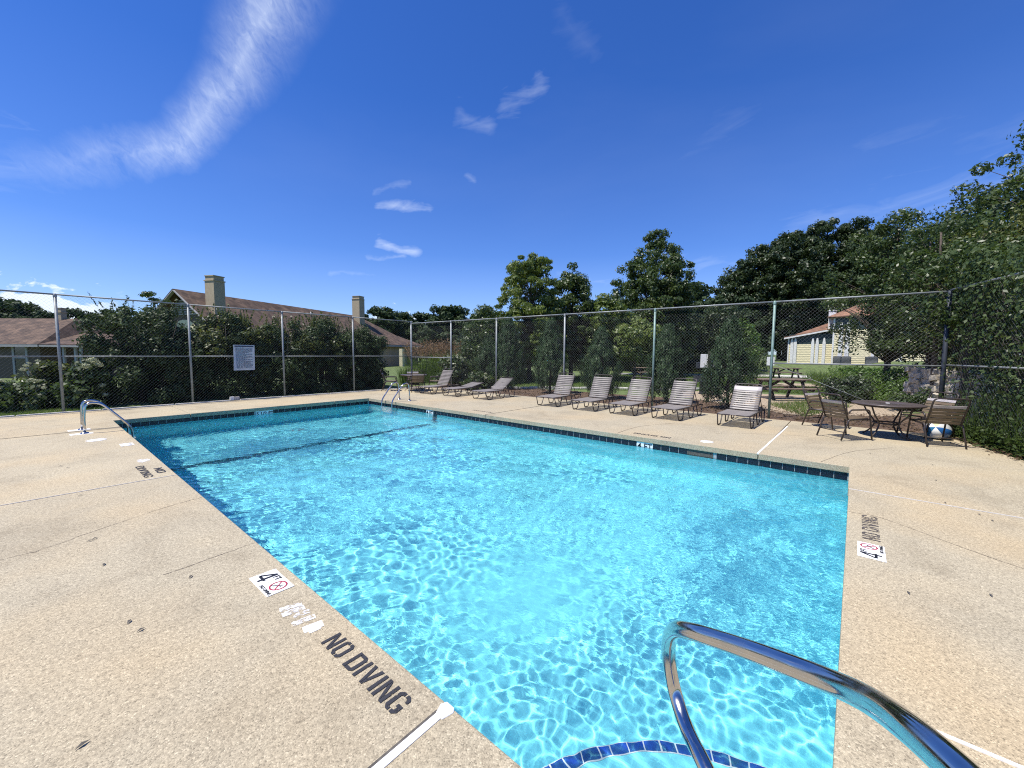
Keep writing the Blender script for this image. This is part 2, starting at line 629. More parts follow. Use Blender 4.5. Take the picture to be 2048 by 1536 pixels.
M['grass_ground'] = pmat('grass_ground', (.105, .145, .040), .95, var=.45, scale=3.0, bump=.6, bscale=50, detail=8)
M['stone'] = pmat('pale_stone', (.50, .44, .35), .85, var=.3, scale=5, bump=.5, bscale=20)
M['leaf_hedge'] = leaf_mat('hedge_leaf', (0.024, 0.042, 0.014), (0.05, 0.078, 0.024), (0.095, 0.125, 0.040), .20, .52, .30)
M['leaf_olive'] = leaf_mat('olive_leaf', (0.042, 0.06, 0.016), (0.095, 0.115, 0.028), (0.185, 0.185, 0.05), .30, .45, .4)
M['leaf_dark'] = leaf_mat('dark_leaf', (0.022, 0.038, 0.014), (0.042, 0.065, 0.022), (0.08, 0.105, 0.038), .22, .45, .4, .35)
M['leaf_mid'] = leaf_mat('mid_green_leaf', (0.032, 0.056, 0.016), (0.066, 0.1, 0.028), (0.125, 0.155, 0.048), .30, .42, .45, .6)
M['leaf_ash'] = leaf_mat('yellow_green_leaf', (.070, .108, .026), (.140, .185, .046), (.23, .255, .075), .34, .42, .45, .7)
M['leaf_juniper'] = leaf_mat('juniper_spray', (.026, .052, .018), (.052, .095, .034), (.090, .140, .055), .25, .5, .35, 1.2)
M['leaf_bright'] = leaf_mat('bright_green_leaf', (.060, .115, .022), (.105, .175, .034), (.16, .22, .055), .32, .45, .4, 1.0)
M['leaf_far'] = leaf_mat('distant_leaf', (0.026, 0.046, 0.018), (0.046, 0.072, 0.026), (0.075, 0.1, 0.036), .20, .6, .25, .12)
M['flower'] = leaf_mat('cream_flower', (.30, .33, .18), (.46, .47, .32), (.62, .62, .50), .25, .7, .2)
M['reed'] = leaf_mat('reddish_reed', (.16, .10, .05), (.22, .14, .08), (.26, .20, .09), .30, .6, .3)
M['blade'] = leaf_mat('grass_blade', (.075, .125, .024), (.120, .185, .036), (.19, .21, .070), .30, .5, .35, 1.0)
M['litter'] = leaf_mat('dry_leaf', (.07, .045, .025), (.15, .10, .06), (.26, .19, .12), .1, .8, .2)

# ------------------------------------------------------------------ setting: ground
PX0, PX1, PY0, PY1 = 1.10, 7.20, -0.01, 12.33            # pool edges
DX0, DX1, DY0, DY1 = -7.0, 11.36, -6.0, 14.70             # deck limits
WATER_Z = -0.185


def sstep(a, b, x):
    t = np.clip((x - a) / (b - a), 0, 1)
    return t * t * (3 - 2 * t)


def terrain(x, y):
    x = np.asarray(x, float)
    y = np.asarray(y, float)
    z = -0.03 + 0 * x
    z = z - 0.55 * sstep(17, 40, y - 0.35 * np.maximum(x, 0)) * sstep(20, 8, x)
    z = z + 0.70 * sstep(38, 51, x) * sstep(22, 10, y)
    z = z + 0.35 * sstep(13.0, 17, x) * sstep(-0.4, -2.6, y)
    d = np.sqrt(x * x + y * y)
    z = z + 2.0 * sstep(110, 400, d)
    return z


def build_ground():
    gx = np.unique(np.concatenate([np.linspace(-900, -40, 20), np.linspace(-40, 70, 111), np.linspace(70, 900, 24), [DX0 + .1, PX0 - .3, PX1 + .3, DX1 - .03]]))
    gy = np.unique(np.concatenate([np.linspace(-900, -40, 20), np.linspace(-40, 80, 121), np.linspace(80, 900, 24), [DY0 + .1, PY0 - .3, PY1 + .3, DY1 - .03]]))
    X, Y = np.meshgrid(gx, gy)
    Z = terrain(X, Y)
    under = (X > DX0) & (X < DX1) & (Y > DY0) & (Y < DY1)
    Z[under] = -0.13
    V = np.stack([X, Y, Z], -1).reshape(-1, 3)
    idx = np.arange(V.shape[0]).reshape(X.shape)
    Q = np.stack([idx[:-1, :-1], idx[:-1, 1:], idx[1:, 1:], idx[1:, :-1]], -1).reshape(-1, 4)
    c = V[Q].mean(1)
    hole = (c[:, 0] > PX0 - .3) & (c[:, 0] < PX1 + .3) & (c[:, 1] > PY0 - .3) & (c[:, 1] < PY1 + .3)
    Q = Q[~hole]
    tag(link('ground', np_mesh('ground', V, Q, M['grass_ground'], True)), kind='structure')


build_ground()


def sheet(name, poly, mat, lift, step=0.5):
    """a thin ground sheet that follows the terrain inside a plan polygon"""
    xs = [p[0] for p in poly]
    ys = [p[1] for p in poly]
    gx = np.arange(min(xs), max(xs) + step, step)
    gy = np.arange(min(ys), max(ys) + step, step)
    X, Y = np.meshgrid(gx, gy)
    nx = len(gx)

    def inside(px, py):
        c = np.zeros(px.shape, bool)
        n = len(poly)
        for i in range(n):
            x1, y1 = poly[i]
            x2, y2 = poly[(i + 1) % n]
            cond = ((y1 > py) != (y2 > py)) & (px < (x2 - x1) * (py - y1) / (y2 - y1 + 1e-12) + x1)
            c ^= cond
        return c
    Z = terrain(X, Y) + lift
    V = np.stack([X, Y, Z], -1).reshape(-1, 3)
    V[:, :2] += rng.normal(0, step * .12, (len(V), 2))
    idx = np.arange(len(V)).reshape(X.shape)
    Q = np.stack([idx[:-1, :-1], idx[:-1, 1:], idx[1:, 1:], idx[1:, :-1]], -1).reshape(-1, 4)
    c = V[Q].mean(1)
    Q = Q[inside(c[:, 0], c[:, 1])]
    return tag(link(name, np_mesh(name, V, Q, mat, True)), kind='structure')


sheet('mulch_bed', [(11.5, -1.3), (14.0, -2.4), (14.6, 3.0), (14.4, 8.5), (13.6, 15.5), (10.7, 15.5), (10.6, 14.9), (11.2, 8)], M['mulch'], .018, .2)
sheet('gravel_yard', [(14.2, -1.0), (17, -1.4), (19.5, .4), (18.6, 2.6), (19.4, 4.6), (17.0, 5.4), (15.0, 4.6), (12.6, 1.2)], M['gravel'], .030, .2)
sheet('gravel_path', [(24.4, -1.5), (27.5, -2.0), (27.2, 2.0), (26.2, 3.4), (24.6, 2.6)], M['gravel'], .030, .3)
sheet('gravel_path', [(34.5, -6), (38, -6), (38, 3.4), (30.5, 14.4), (28.4, 13.5), (33, 7)], M['kerb'], .030, .4)

edge = tag(empty('lawn_edging'), kind='structure')
EP = [(12.9, 12.4), (13.7, 11.2), (15.2, 9.5), (16.7, 7.95), (17.1, 6.7), (18.4, 5.6), (20.2, 4.3)]
for i in range(len(EP) - 1):
    (xa, ya), (xb, yb) = EP[i], EP[i + 1]
    L_ = math.hypot(xb - xa, yb - ya)
    k = max(1, int(L_ / .42))
    for j in range(k):
        t = (j + .5) / k
        MB().box((xa + (xb - xa) * t, ya + (yb - ya) * t, .015), (L_ / k - .03, .16 + random.uniform(-.02, .02), .12 + random.uniform(-.02, .02)), math.atan2(yb - ya, xb - xa) + random.uniform(-.05, .05)).build('edging_stone', M['kerb'], edge, bevel=.02)

# ------------------------------------------------------------------ setting: pool deck
deck = tag(empty('pool_deck'), kind='structure')


def clip_half(poly, a, b, c):
    """keep a*x+b*y<=c"""
    out = []
    n = len(poly)
    for i in range(n):
        p, q = poly[i], poly[(i + 1) % n]
        fp, fq = a * p[0] + b * p[1] - c, a * q[0] + b * q[1] - c
        if fp <= 0:
            out.append(p)
        if (fp < 0) != (fq < 0) and abs(fp - fq) > 1e-9:
            t = fp / (fp - fq)
            out.append((p[0] + (q[0] - p[0]) * t, p[1] + (q[1] - p[1]) * t))
    return out


def end_line(x):
    return -1.30 - (11.5 - x) * 0.318


def slab(x0, x1, y0, y1, g=.006):
    p = [(x0 + g, y0 + g), (x1 - g, y0 + g), (x1 - g, y1 - g), (x0 + g, y1 - g)]
    # the far right corner is cut off along the overgrown end fence: y >= end_line(x)
    p = clip_half(p, .318, -1.0, 1.30 + 11.5 * .318)
    if len(p) < 3:
        return
    b = MB().poly(p, -0.095, 0.0)
    o = b.build('slab', M['deck'], deck, bevel=.008)
    return o


ys = [DY0, 1.26, 6.33, 11.10, PY1]
for a, b in zip(ys[:-1], ys[1:]):
    if a < 0:
        slab(DX0, PX0, a, b)
    else:
        slab(DX0, PX0, a, b)
xs = [DX0, -2.6, 2.45, 6.05, 9.0, DX1]
for a, b in zip(xs[:-1], xs[1:]):
    slab(a, b, PY1, DY1)
ys = [1.08, 6.95, PY1]
for a, b in zip(ys[:-1], ys[1:]):
    slab(PX1, DX1, a, b)
xs = [PX0, 2.30, 5.99]
for a, b in zip(xs[:-1], xs[1:]):
    slab(a, b, DY0, PY0)
corner = [(5.996, DY0), (DX1, DY0), (DX1, 1.074), (PX1, 1.074), (PX1, PY0), (5.996, PY0)]
MB().poly(clip_half(corner, .318, -1.0, 1.30 + 11.5 * .318), -.095, 0).build('slab', M['deck'], deck, bevel=.008)
# sealant strips lying in the joints, a little proud where they have been overfilled
jb = [((DX0, 1.26), (PX0 - .02, 1.26), .034, 'joint'), ((PX1 + .01, 1.085), (10.4, 1.045), .030, 'joint'), ((2.30, DY0), (2.30, PY0 - .01), .016, 'joint'),
      ((DX0, 6.33), (PX0 - .01, 6.33), .012, 'kerb'), ((5.99, -3.2), (5.99, PY0 - .01), .014, 'kerb'), ((DX0, 11.10), (PX0, 11.10), .008, 'gap'),
      ((PX1, 6.95), (DX1, 6.95), .008, 'gap')]
for (a, b, w, k) in jb:
    MB().beam((*a, -.006), (*b, -.006), w, .020).build('sealant_strip', M[k], deck)
b = MB()
b.poly([(PX0 - .075, 1.235), (PX0 - .02, 1.222), (PX0 - .004, 1.238), (PX0 - .003, 1.285), (PX0 - .03, 1.298), (PX0 - .07, 1.280)], -.003, .005)
b.build('sealant_blob', M['joint'], deck, bevel=.004)
# dirt in the open side of the white joint
MB().beam((DX0, 1.284, .0006), (PX0 - .06, 1.284, .0006), .014, .0012).build('joint_gap', M['gap'], deck)


def crack(pts, w=.006):
    P = spline([(x, y, 0) for x, y in pts], 6)
    vs, fs = [], []
    for i, p in enumerate(P):
        t = (P[min(i + 1, len(P) - 1)] - P[max(i - 1, 0)]).normalized()
        n = Vector((-t.y, t.x, 0)) * w * random.uniform(.4, 1.0) / 2
        j = Vector((random.uniform(-.008, .008), random.uniform(-.008, .008), 0))
        vs += [p + n + j + Vector((0, 0, .0025)), p - n + j + Vector((0, 0, .0025))]
    fs = [(2 * i, 2 * i + 1, 2 * i + 3, 2 * i + 2) for i in range(len(P) - 1)]
    MB().add(vs, fs).build('crack', M['crack'], deck)


M['crack'] = worn_paint('crack_dirt', (.16, .125, .09), 50, .42)
crack([(-1.5, 4.6), (-.22, 4.67), (-.03, 4.68), (.31, 4.86), (.77, 5.07), (1.08, 5.15)], .007)
crack([(.5, 3.52), (.84, 3.56), (1.08, 3.59)], .006)
crack([(7.22, 3.45), (8.24, 3.41), (9.2, 3.0)], .012)
crack([(5.1, -.02), (5.08, -.3), (4.6, -.9), (4.3, -1.6)], .006)
crack([(7.25, .30), (8.3, .0), (9.2, -.55)], .008)
crack([(9.4, .6), (8.9, 1.6), (8.5, 2.0)], .006)
fl = MB()
for (x, y, a) in ((.23, 4.6, .2), (.26, 4.63, .5), (.28, 3.04, 1.0), (.31, 2.9, .3), (.26, 4.01, 1.2), (.26, 6.14, .1), (.18, 7.9, .4), (.24, 7.73, .2), (.62, 3.35, .8),
                  (3.57, -.34, .2), (3.88, -.74, .1), (7.11, -.83, .4), (6.07, -.79, .2), (5.84, -.99, .3), (5.7, -1.05, .2), (8.4, -.25, .5), (8.1, -.9, .3), (.05, 2.2, .3)):
    c, s_ = math.cos(a), math.sin(a)
    fl.add([(x + c * u - s_ * v, y + s_ * u + c * v, w) for (u, v, w) in ((-.024, 0, .004), (0, -.007, .010), (.024, .002, .006), (0, .008, .013))], [(0, 1, 3), (1, 2, 3)])
tag(fl.build('fallen_leaves', M['gap']), kind='stuff')

# kerb between deck and the back fence
kb = tag(empty('fence_kerb'), kind='structure')
x = -7.0
while x < 10.9:
    w = random.uniform(1.1, 1.7)
    MB().box((x + w / 2, 14.83, -.05), (w - .02, .085, .13 + random.uniform(-.012, .012)), random.uniform(-.006, .006)).build('kerb_stone', M['kerb'], kb, bevel=.012)
    x += w

# ------------------------------------------------------------------ setting: pool
pool = tag(empty('swimming_pool'), kind='structure')
WX0, WX1, WY0, WY1 = PX0 - .03, PX1 + .03, PY0 - .03, PY1 + .03
BREAK_Y = 8.93


def floor_z(y):
    return np.interp(y, [WY0, BREAK_Y, WY1], [-1.30, -1.56, -1.95])


def basin():
    v, f = [], []
    cov = .14                                                   # coved foot of the wall
    Ys = [WY0, 2, 4, 6, BREAK_Y, 10.5, WY1]
    prof = lambda y: [(WX0, -.09), (WX0, float(floor_z(y)) + cov), (WX0 + .04, float(floor_z(y)) + .04), (WX0 + cov, float(floor_z(y))),
                      (WX1 - cov, float(floor_z(y))), (WX1 - .04, float(floor_z(y)) + .04), (WX1, float(floor_z(y)) + cov), (WX1, -.09)]
    n = 8
    for y in Ys:
        v += [(p[0], y, p[1]) for p in prof(y)]
    for i in range(len(Ys) - 1):
        for k in range(n - 1):
            f.append((i * n + k, i * n + k + 1, (i + 1) * n + k + 1, (i + 1) * n + k))
    f.append(tuple(range(n))[::-1])
    f.append(tuple((len(Ys) - 1) * n + k for k in range(n)))
    o = MB().add(v, f).build('basin', M['plaster'], pool)
    o.cycles.is_caustics_receiver = True
    return o


basin()
# water-line tiles: each one a tile of its own along the two visible walls
TILE = .1524
tm = MB().box((0, 0, 0), (.143, .012, .143))
tile_me = None
SK0, SK1 = 1.745, 2.115                                          # skimmer mouth on the right wall


def put_tile(loc, rz, mat='navy', name='tile'):
    global tile_me
    if tile_me is None:
        o = MB().box((0, 0, 0), (.143, .012, .143)).build(name, M['navy'], pool, bevel=.004)
        tile_me = o.data
    else:
        o = link(name, tile_me, pool)
        md = o.modifiers.new('bevel', 'BEVEL')
        md.width = .004
        md.limit_method = 'ANGLE'
    o.location = loc
    o.rotation_euler = (0, 0, rz)
    return o


TZ = -.095 - .076
y = PY0 + .085
while y < PY1:
    if not (SK0 - .02 < y < SK1 + .02) and not (2.72 < y < 3.04) and not (8.98 < y < 9.30):
        put_tile((WX1 - .004, y, TZ), R(90))
    y += TILE
x = PX0 + .06
while x < PX1:
    if not (3.86 < x < 4.32):
        put_tile((x, WY1 - .004, TZ), 0)
    x += TILE
# grout bed behind the tiles, all round; the two walls below the camera carry one joined band
g = MB()
g.bbox((WX1 + .0005, WY0, -.25), (WX1 + .012, SK0 - .03, -.09))
g.bbox((WX1 + .0005, SK1 + .03, -.25), (WX1 + .012, WY1, -.09))
g.bbox((WX0, WY1 - .0005, -.25), (WX1, WY1 + .012, -.09))
g.build('grout_bed', M['grout'], pool)
gw = MB()
gw.bbox((WX1 - .0035, WY0, -.247), (WX1 + .002, SK0 - .03, -.095))
gw.bbox((WX1 - .0035, SK1 + .03, -.247), (WX1 + .002, WY1 - .004, -.095))
gw.bbox((WX0, WY1 - .0035, -.247), (WX1 - .004, WY1 + .002, -.095))
gw.build('grout', M['grout'], pool)
tb = MB()
k = 0
y = PY0 + .085
while y < PY1:
    tb.bbox((WX0 + .0005, y - .071, -.245), (WX0 + .008, y + .071, -.10))
    y += TILE
x = PX0 + .06
while x < PX1:
    tb.bbox((x - .071, WY0 + .0005, -.245), (x + .071, WY0 + .008, -.10))
    x += TILE
tag(tb.build('tile_band', M['navy'], pool), kind='stuff')
# skimmer mouth: flat dark panel painted as the shaded recess
sk = MB()
sk.bbox((WX1 - .006, SK0 - .025, -.25), (WX1 + .006, SK0, -.095)).bbox((WX1 - .006, SK1, -.25), (WX1 + .006, SK1 + .025, -.095))
sk.bbox((WX1 - .003, SK0, -.25), (WX1 + .006, SK1, -.097))
sk.build('skimmer_mouth_shade', M['gap'], pool)


# depth tiles set in the water line
def text_mesh(s, size, bold=0.0, extrude=.0008, spacing=1.0):
    cu = bpy.data.curves.new('lettering', 'FONT')
    cu.body = s
    cu.size = size
    cu.offset = bold
    cu.extrude = extrude
    cu.space_character = spacing
    cu.align_x = 'CENTER'
    cu.align_y = 'CENTER'
    ob = bpy.data.objects.new('lettering', cu)
    COL.objects.link(ob)
    bpy.context.view_layer.update()
    me = bpy.data.meshes.new_from_object(ob.evaluated_get(bpy.context.evaluated_depsgraph_get()))
    bpy.data.objects.remove(ob)
    bpy.data.curves.remove(cu)
    return me


def lettering(s, size, mat, parent, Mx, bold=0.0, name='lettering', sx=1.0, spacing=1.0):
    me = text_mesh(s, size, bold, spacing=spacing)
    me.materials.clear()
    me.materials.append(mat)
    o = link(name, me, parent)
    o.matrix_local = Mx @ Matrix.Diagonal((sx, 1, 1, 1))
    return o


def wall_mx(loc, rz):
    """letters standing upright on a wall; rz turns their face"""
    return Matrix.Translation(loc) @ Matrix.Rotation(rz, 4, 'Z') @ Matrix.Rotation(R(90), 4, 'X')


MB().bbox((WX1 - .010, 2.735, -.245), (WX1 - .0036, 3.035, -.097)).build('depth_tile', M['white'], pool)
lettering('4 FT', .15, M['ink'], pool, wall_mx((WX1 - .0115, 2.885, TZ - .004), R(-90)), .0015)
MB().bbox((WX1 - .010, 8.99, -.245), (WX1 - .0036, 9.29, -.097)).build('depth_tile', M['white'], pool)
lettering('4 FT', .15, M['ink'], pool, wall_mx((WX1 - .0115, 9.14, TZ - .004), R(-90)), .004)
MB().bbox((3.87, WY1 - .010, -.245), (4.31, WY1 - .0036, -.097)).build('depth_tile', M['white'], pool)
lettering('5 1/2 FT', .125, M['ink'], pool, wall_mx((4.09, WY1 - .0115, TZ - .004), 0), .003)

# line of dark tiles across the floor where it breaks to the deep end, and up the right wall
lt = None
x = WX0 + .13
z = float(floor_z(BREAK_Y))
while x < WX1 - .12:
    if lt is None:
        lt = MB().box((0, 0, 0), (.147, .17, .014)).build('line_tile', M['line'], pool)
        o = lt
    else:
        o = link('line_tile', lt.data, pool)
    o.location = (x, BREAK_Y, z + .004)
    o.cycles.is_caustics_receiver = True
    x += TILE
zz = z + .18
while zz < -.30:
    o = link('line_tile', lt.data, pool)
    o.location = (WX1 - .004, BREAK_Y, zz)
    o.rotation_euler = (0, R(90), 0)
    o.cycles.is_caustics_receiver = True
    zz += TILE

# quarter-round entry steps in the near left corner
CX, CY = WX0, WY0
steps = []
for (rad, z1) in ((1.235, -.75), (.86, -.46)):
    n = 26
    pts = [(CX - .0 + .001, CY + .001)] + [(CX + rad * math.cos(a), CY + rad * math.sin(a)) for a in np.linspace(0.001, math.pi / 2 - .001, n)]
    o = MB().poly(pts, -1.295, z1).build('corner_step', M['plaster'], pool, bevel=.012)
    o.cycles.is_caustics_receiver = True
    steps.append(o)
rad = 1.222
nt_ = 22
for i in range(nt_):
    a0 = (i + .05) / nt_ * math.pi / 2
    a1 = (i + .95) / nt_ * math.pi / 2
    vs = []
    for z in (-.748, -.742):
        for a in (a0, a1):
            for r_ in (rad - .055, rad - .004):
                vs.append((CX + r_ * math.cos(a), CY + r_ * math.sin(a), z))
    o = MB().add(vs, [(0, 2, 3, 1), (4, 5, 7, 6), (0, 1, 5, 4), (1, 3, 7, 5), (3, 2, 6, 7), (2, 0, 4, 6)]).build('step_tile', M['blue'], pool)
    o.cycles.is_caustics_receiver = True
# grout under the step tiles
n = 40
vs, fs = [], []
for i in range(n + 1):
    a = i / n * math.pi / 2
    vs += [(CX + (rad - .062) * math.cos(a), CY + (rad - .062) * math.sin(a), -.7465), (CX + (rad + .002) * math.cos(a), CY + (rad + .002) * math.sin(a), -.7465)]
fs = [(2 * i, 2 * i + 1, 2 * i + 3, 2 * i + 2) for i in range(n)]
o = MB().add(vs, fs).build('step_grout', M['white'], pool)
o.cycles.is_caustics_receiver = True
# main drain and return fittings
o = MB().lathe([(.0, .012), (.13, .012), (.15, .0)], 20, (4.4, 10.9, float(floor_z(10.9)) + .004)).build('main_drain', M['white'], pool)
o = MB().lathe([(.0, .012), (.035, .012), (.045, .0)], 16).build('return_fitting', M['white'], pool)
o.location = (WX1 - .001, 5.2, -.55)
o.rotation_euler = (0, R(-90), 0)


# ------------------------------------------------------------------ setting: water
def water():
    gx = np.linspace(PX0 - .034, PX1 + .034, 410)
    # rows closer together towards the near end
    t = np.linspace(0, 1, 500)
    gy = (PY0 - .034) + (PY1 - PY0 + .068) * (0.45 * t + 0.55 * t ** 2)
    X, Y = np.meshgrid(gx, gy)
    r = np.random.default_rng(5)

    def waves(n, l0, l1, steep, th0=0.0, spread=math.pi, warp=0.0):
        z = np.zeros_like(X)
        xw = X + warp * np.sin(2.1 * Y + .7) + .6 * warp * np.sin(4.3 * X + 1.9 * Y)
        yw = Y + warp * np.sin(1.7 * X + 1.3) + .6 * warp * np.sin(3.7 * Y - 2.3 * X)
        for _ in range(n):
            lam = l0 * (l1 / l0) ** r.random()
            th = th0 + r.uniform(-spread, spread)
            k = 2 * math.pi / lam
            z += steep / k * math.sqrt(2.0 / n) * np.sin(k * (xw * math.cos(th) + yw * math.sin(th)) + r.uniform(0, 7))
        return z

    def blob(cx, cy, rx, ry, p=1.0):
        return np.exp(-(((X - cx) / rx) ** 2 + ((Y - cy) / ry) ** 2) ** p)

    near_steps = np.exp(-(np.hypot(X - PX0, Y - PY0) / 1.7) ** 4)
    calm = blob(2.6, 2.55, .80, .70) + .6 * blob(3.6, 2.0, 1.0, .55)
    calm = np.clip(calm, 0, 1)
    edge = np.exp(-((X - PX0) / .85) ** 2)
    far = sstep(2.0, 5.0, Y)
    z = waves(26, .45, 1.6, .016, warp=.05)
    z += waves(40, .18, .45, .016, warp=.06)
    # small ripples everywhere
    fine = waves(70, .075, .17, .030, warp=.03)
    # slanting ripples running in from the left edge
    fine += waves(16, .10, .19, .048, R(62), .32, warp=.05) * edge * (sstep(.3, 1.6, Y)) * sstep(9.6, 6.5, Y)
    # fine choppy water at the near end
    chop = blob(4.4, .7, 3.2, 1.5, 1.6) + .8 * blob(1.9, 1.2, 1.0, .9)
    fine += waves(60, .055, .12, .050, warp=.02) * np.clip(chop, 0, .78)
    fine += waves(22, .12, .28, .030, R(25), .8, warp=.05) * far
    z += fine * (1 - .80 * near_steps) * (1 - .72 * calm)
    # rings spreading from the inlets
    for (cx, cy, lam, am, fo) in ((2.9, 9.4, .17, .0034, 1.5), (7.15, -.02 + .35, .10, .0016, .45), (1.3, .95, .10, .0012, .5), (4.2, 9.9, .20, .0018, 1.5)):
        d = np.hypot(X - cx, Y - cy) + .03 * np.sin(5 * X) * np.cos(4 * Y)
        z += am * np.sin(2 * math.pi * d / lam) * np.exp(-(d / fo) ** 2) * (1 - np.exp(-(d / .08) ** 2))
    z *= (1 - .35 * calm)
    V = np.stack([X, Y, z + WATER_Z], -1).reshape(-1, 3)
    idx = np.arange(len(V)).reshape(X.shape)
    Q = np.stack([idx[:-1, :-1], idx[:-1, 1:], idx[1:, 1:], idx[1:, :-1]], -1).reshape(-1, 4)
    m = bpy.data.materials.new('water')
    m.use_nodes = True
    N, L = m.node_tree.nodes, m.node_tree.links
    N.clear()
    g = N.new('ShaderNodeBsdfGlass')
    g.inputs['IOR'].default_value = 1.333
    g.inputs['Roughness'].default_value = 0.0
    g.inputs['Color'].default_value = (.94, .99, 1, 1)
    t = N.new('ShaderNodeBsdfTransparent')
    t.inputs['Color'].default_value = (.90, .985, 1, 1)
    mx = N.new('ShaderNodeMixShader')
    mx.inputs[0].default_value = .11
    L.new(g.outputs[0], mx.inputs[1])
    L.new(t.outputs[0], mx.inputs[2])
    # capillary ripples too fine for the mesh
    ge = N.new('ShaderNodeNewGeometry')
    mp = N.new('ShaderNodeMapping')
    mp.inputs['Rotation'].default_value = (0, 0, R(35))
    mp.inputs['Scale'].default_value = (1, .6, 1)
    L.new(ge.outputs['Position'], mp.inputs[0])
    n1 = N.new('ShaderNodeTexNoise')
    n1.inputs['Scale'].default_value = 24
    n1.inputs['Detail'].default_value = 2.5
    n1.inputs['Distortion'].default_value = .5
    L.new(mp.outputs[0], n1.inputs['Vector'])
    n2 = N.new('ShaderNodeTexNoise')
    n2.inputs['Scale'].default_value = .55
    n2.inputs['Detail'].default_value = 2
    L.new(ge.outputs['Position'], n2.inputs['Vector'])
    r2 = ramp(N, [(.36, (.12, .12, .12)), (.60, (1, 1, 1))])
    L.new(n2.outputs[0], r2.inputs[0])
    ml = N.new('ShaderNodeMath')
    ml.operation = 'MULTIPLY'
    L.new(n1.outputs[0], ml.inputs[0])
    L.new(r2.outputs[0], ml.inputs[1])
    bp = N.new('ShaderNodeBump')
    bp.inputs['Strength'].default_value = .5
    bp.inputs['Distance'].default_value = .010
    # the breeze ruffles the near right part most
    m2 = N.new('ShaderNodeMapping')
    m2.vector_type = 'TEXTURE'
    m2.inputs['Location'].default_value = (4.7, 1.0, WATER_Z)
    m2.inputs['Scale'].default_value = (3.0, 1.9, 1)
    L.new(ge.outputs['Position'], m2.inputs[0])
    gr = N.new('ShaderNodeTexGradient')
    gr.gradient_type = 'SPHERICAL'
    L.new(m2.outputs[0], gr.inputs[0])
    md = N.new('ShaderNodeMath')
    md.operation = 'MULTIPLY_ADD'
    L.new(gr.outputs['Fac'], md.inputs[0])
    md.inputs[1].default_value = .5
    L.new(r2.outputs[0], md.inputs[2])
    L.new(md.outputs[0], ml.inputs[1])
    m3 = N.new('ShaderNodeMapping')
    m3.vector_type = 'TEXTURE'
    m3.inputs['Location'].default_value = (PX0, PY0, WATER_Z)
    m3.inputs['Scale'].default_value = (2.2, 2.2, 1)
    L.new(ge.outputs['Position'], m3.inputs[0])
    g3 = N.new('ShaderNodeTexGradient')
    g3.gradient_type = 'SPHERICAL'
    L.new(m3.outputs[0], g3.inputs[0])
    r3 = ramp(N, [(.0, (1, 1, 1)), (.45, (.10, .10, .10))])
    L.new(g3.outputs['Fac'], r3.inputs[0])
    mq = N.new('ShaderNodeMath')
    mq.operation = 'MULTIPLY'
    L.new(ml.outputs[0], mq.inputs[0])
    L.new(r3.outputs[0], mq.inputs[1])
    ml = mq
    L.new(ml.outputs[0], bp.inputs['Height'])
    L.new(bp.outputs[0], g.inputs['Normal'])
    out = N.new('ShaderNodeOutputMaterial')
    L.new(mx.outputs[0], out.inputs[0])
    o = tag(link('water', np_mesh('water', V, Q, m, True)), kind='structure')
    o.cycles.is_caustics_caster = True


water()

# ------------------------------------------------------------------ chain-link fences
POST_R = .032


def link_panel(a, b, z0, z1, parent, org, name='chain_link'):
    """woven wire: two families of crossing diagonal wires, kept as real geometry"""
    a, b = Vector((*a, 0)), Vector((*b, 0))
    d = (b - a)
    W = d.length
    d.normalize()
    n = Vector((-d.y, d.x, 0))
    H = z1 - z0
    p = .080
    r = .0011
    vs, fs = [], []
    for sgn in (1, -1):
        k0 = -H if sgn > 0 else 0.0
        k = k0
        while k < (W if sgn > 0 else W + H):
            if sgn > 0:
                s0, s1 = max(0, k), min(W, k + H)
                q0, q1 = (s0, s0 - k), (s1, s1 - k)
            else:
                s0, s1 = max(0, k - H), min(W, k)
                q0, q1 = (s0, k - s0), (s1, k - s1)
            if s1 - s0 > .02:
                B = len(vs)
                pr = Vector((0, 0, 1)) * .7071 + d * (-.7071 * sgn)
                for q in (q0, q1):
                    c = a + d * q[0] + Vector((0, 0, z0 + q[1])) + n * (r * sgn)
                    vs += [c + pr * r, c - pr * r * .5 + n * r * .87, c - pr * r * .5 - n * r * .87]
                fs += [(B, B + 1, B + 4, B + 3), (B + 1, B + 2, B + 5, B + 4), (B + 2, B, B + 3, B + 5)]
            k += p
    o = MB().add(vs, fs).build(name, M['wire'], parent, org)
    return tag(o, kind='stuff')


def chain_fence(name, posts, label, top=2.84, mid=1.37, midbays=None, mats=None, endpost=(True, True)):
    org = (posts[0][0], posts[0][1], 0)
    root = tag(empty(name, org), label, 'fence')
    zb = -.05
    for i, p in enumerate(posts):
        if (i == 0 and not endpost[0]) or (i == len(posts) - 1 and not endpost[1]):
            continue
        corner = i in (0, len(posts) - 1)
        r = .040 if corner else .030
        m = MB().tube([(p[0], p[1], -.12), (p[0], p[1], top - .02)], r, 10)
        m.lathe([(r + .006, -.03), (r + .006, .03), (r * .6, .055), (0, .065)], 10, (p[0], p[1], top))
        m.build('post', mats[i] if mats else M['galv'], root, org)
    for i in range(len(posts) - 1):
        a, b = posts[i], posts[i + 1]
        dx, dy = b[0] - a[0], b[1] - a[1]
        L = math.hypot(dx, dy)
        nx, ny = -dy / L * .05, dx / L * .05
        MB().tube([(a[0], a[1], top + .035), (b[0], b[1], top + .035)], .019, 8).build('top_rail', M['galv'], root, org)
        if midbays is None or i in midbays:
            MB().tube([(a[0], a[1], mid), (b[0], b[1], mid)], .017, 8).build('mid_rail', M['galv'], root, org)
        link_panel((a[0] + nx, a[1] + ny), (b[0] + nx, b[1] + ny), zb, top + .03, root, org)
    return root


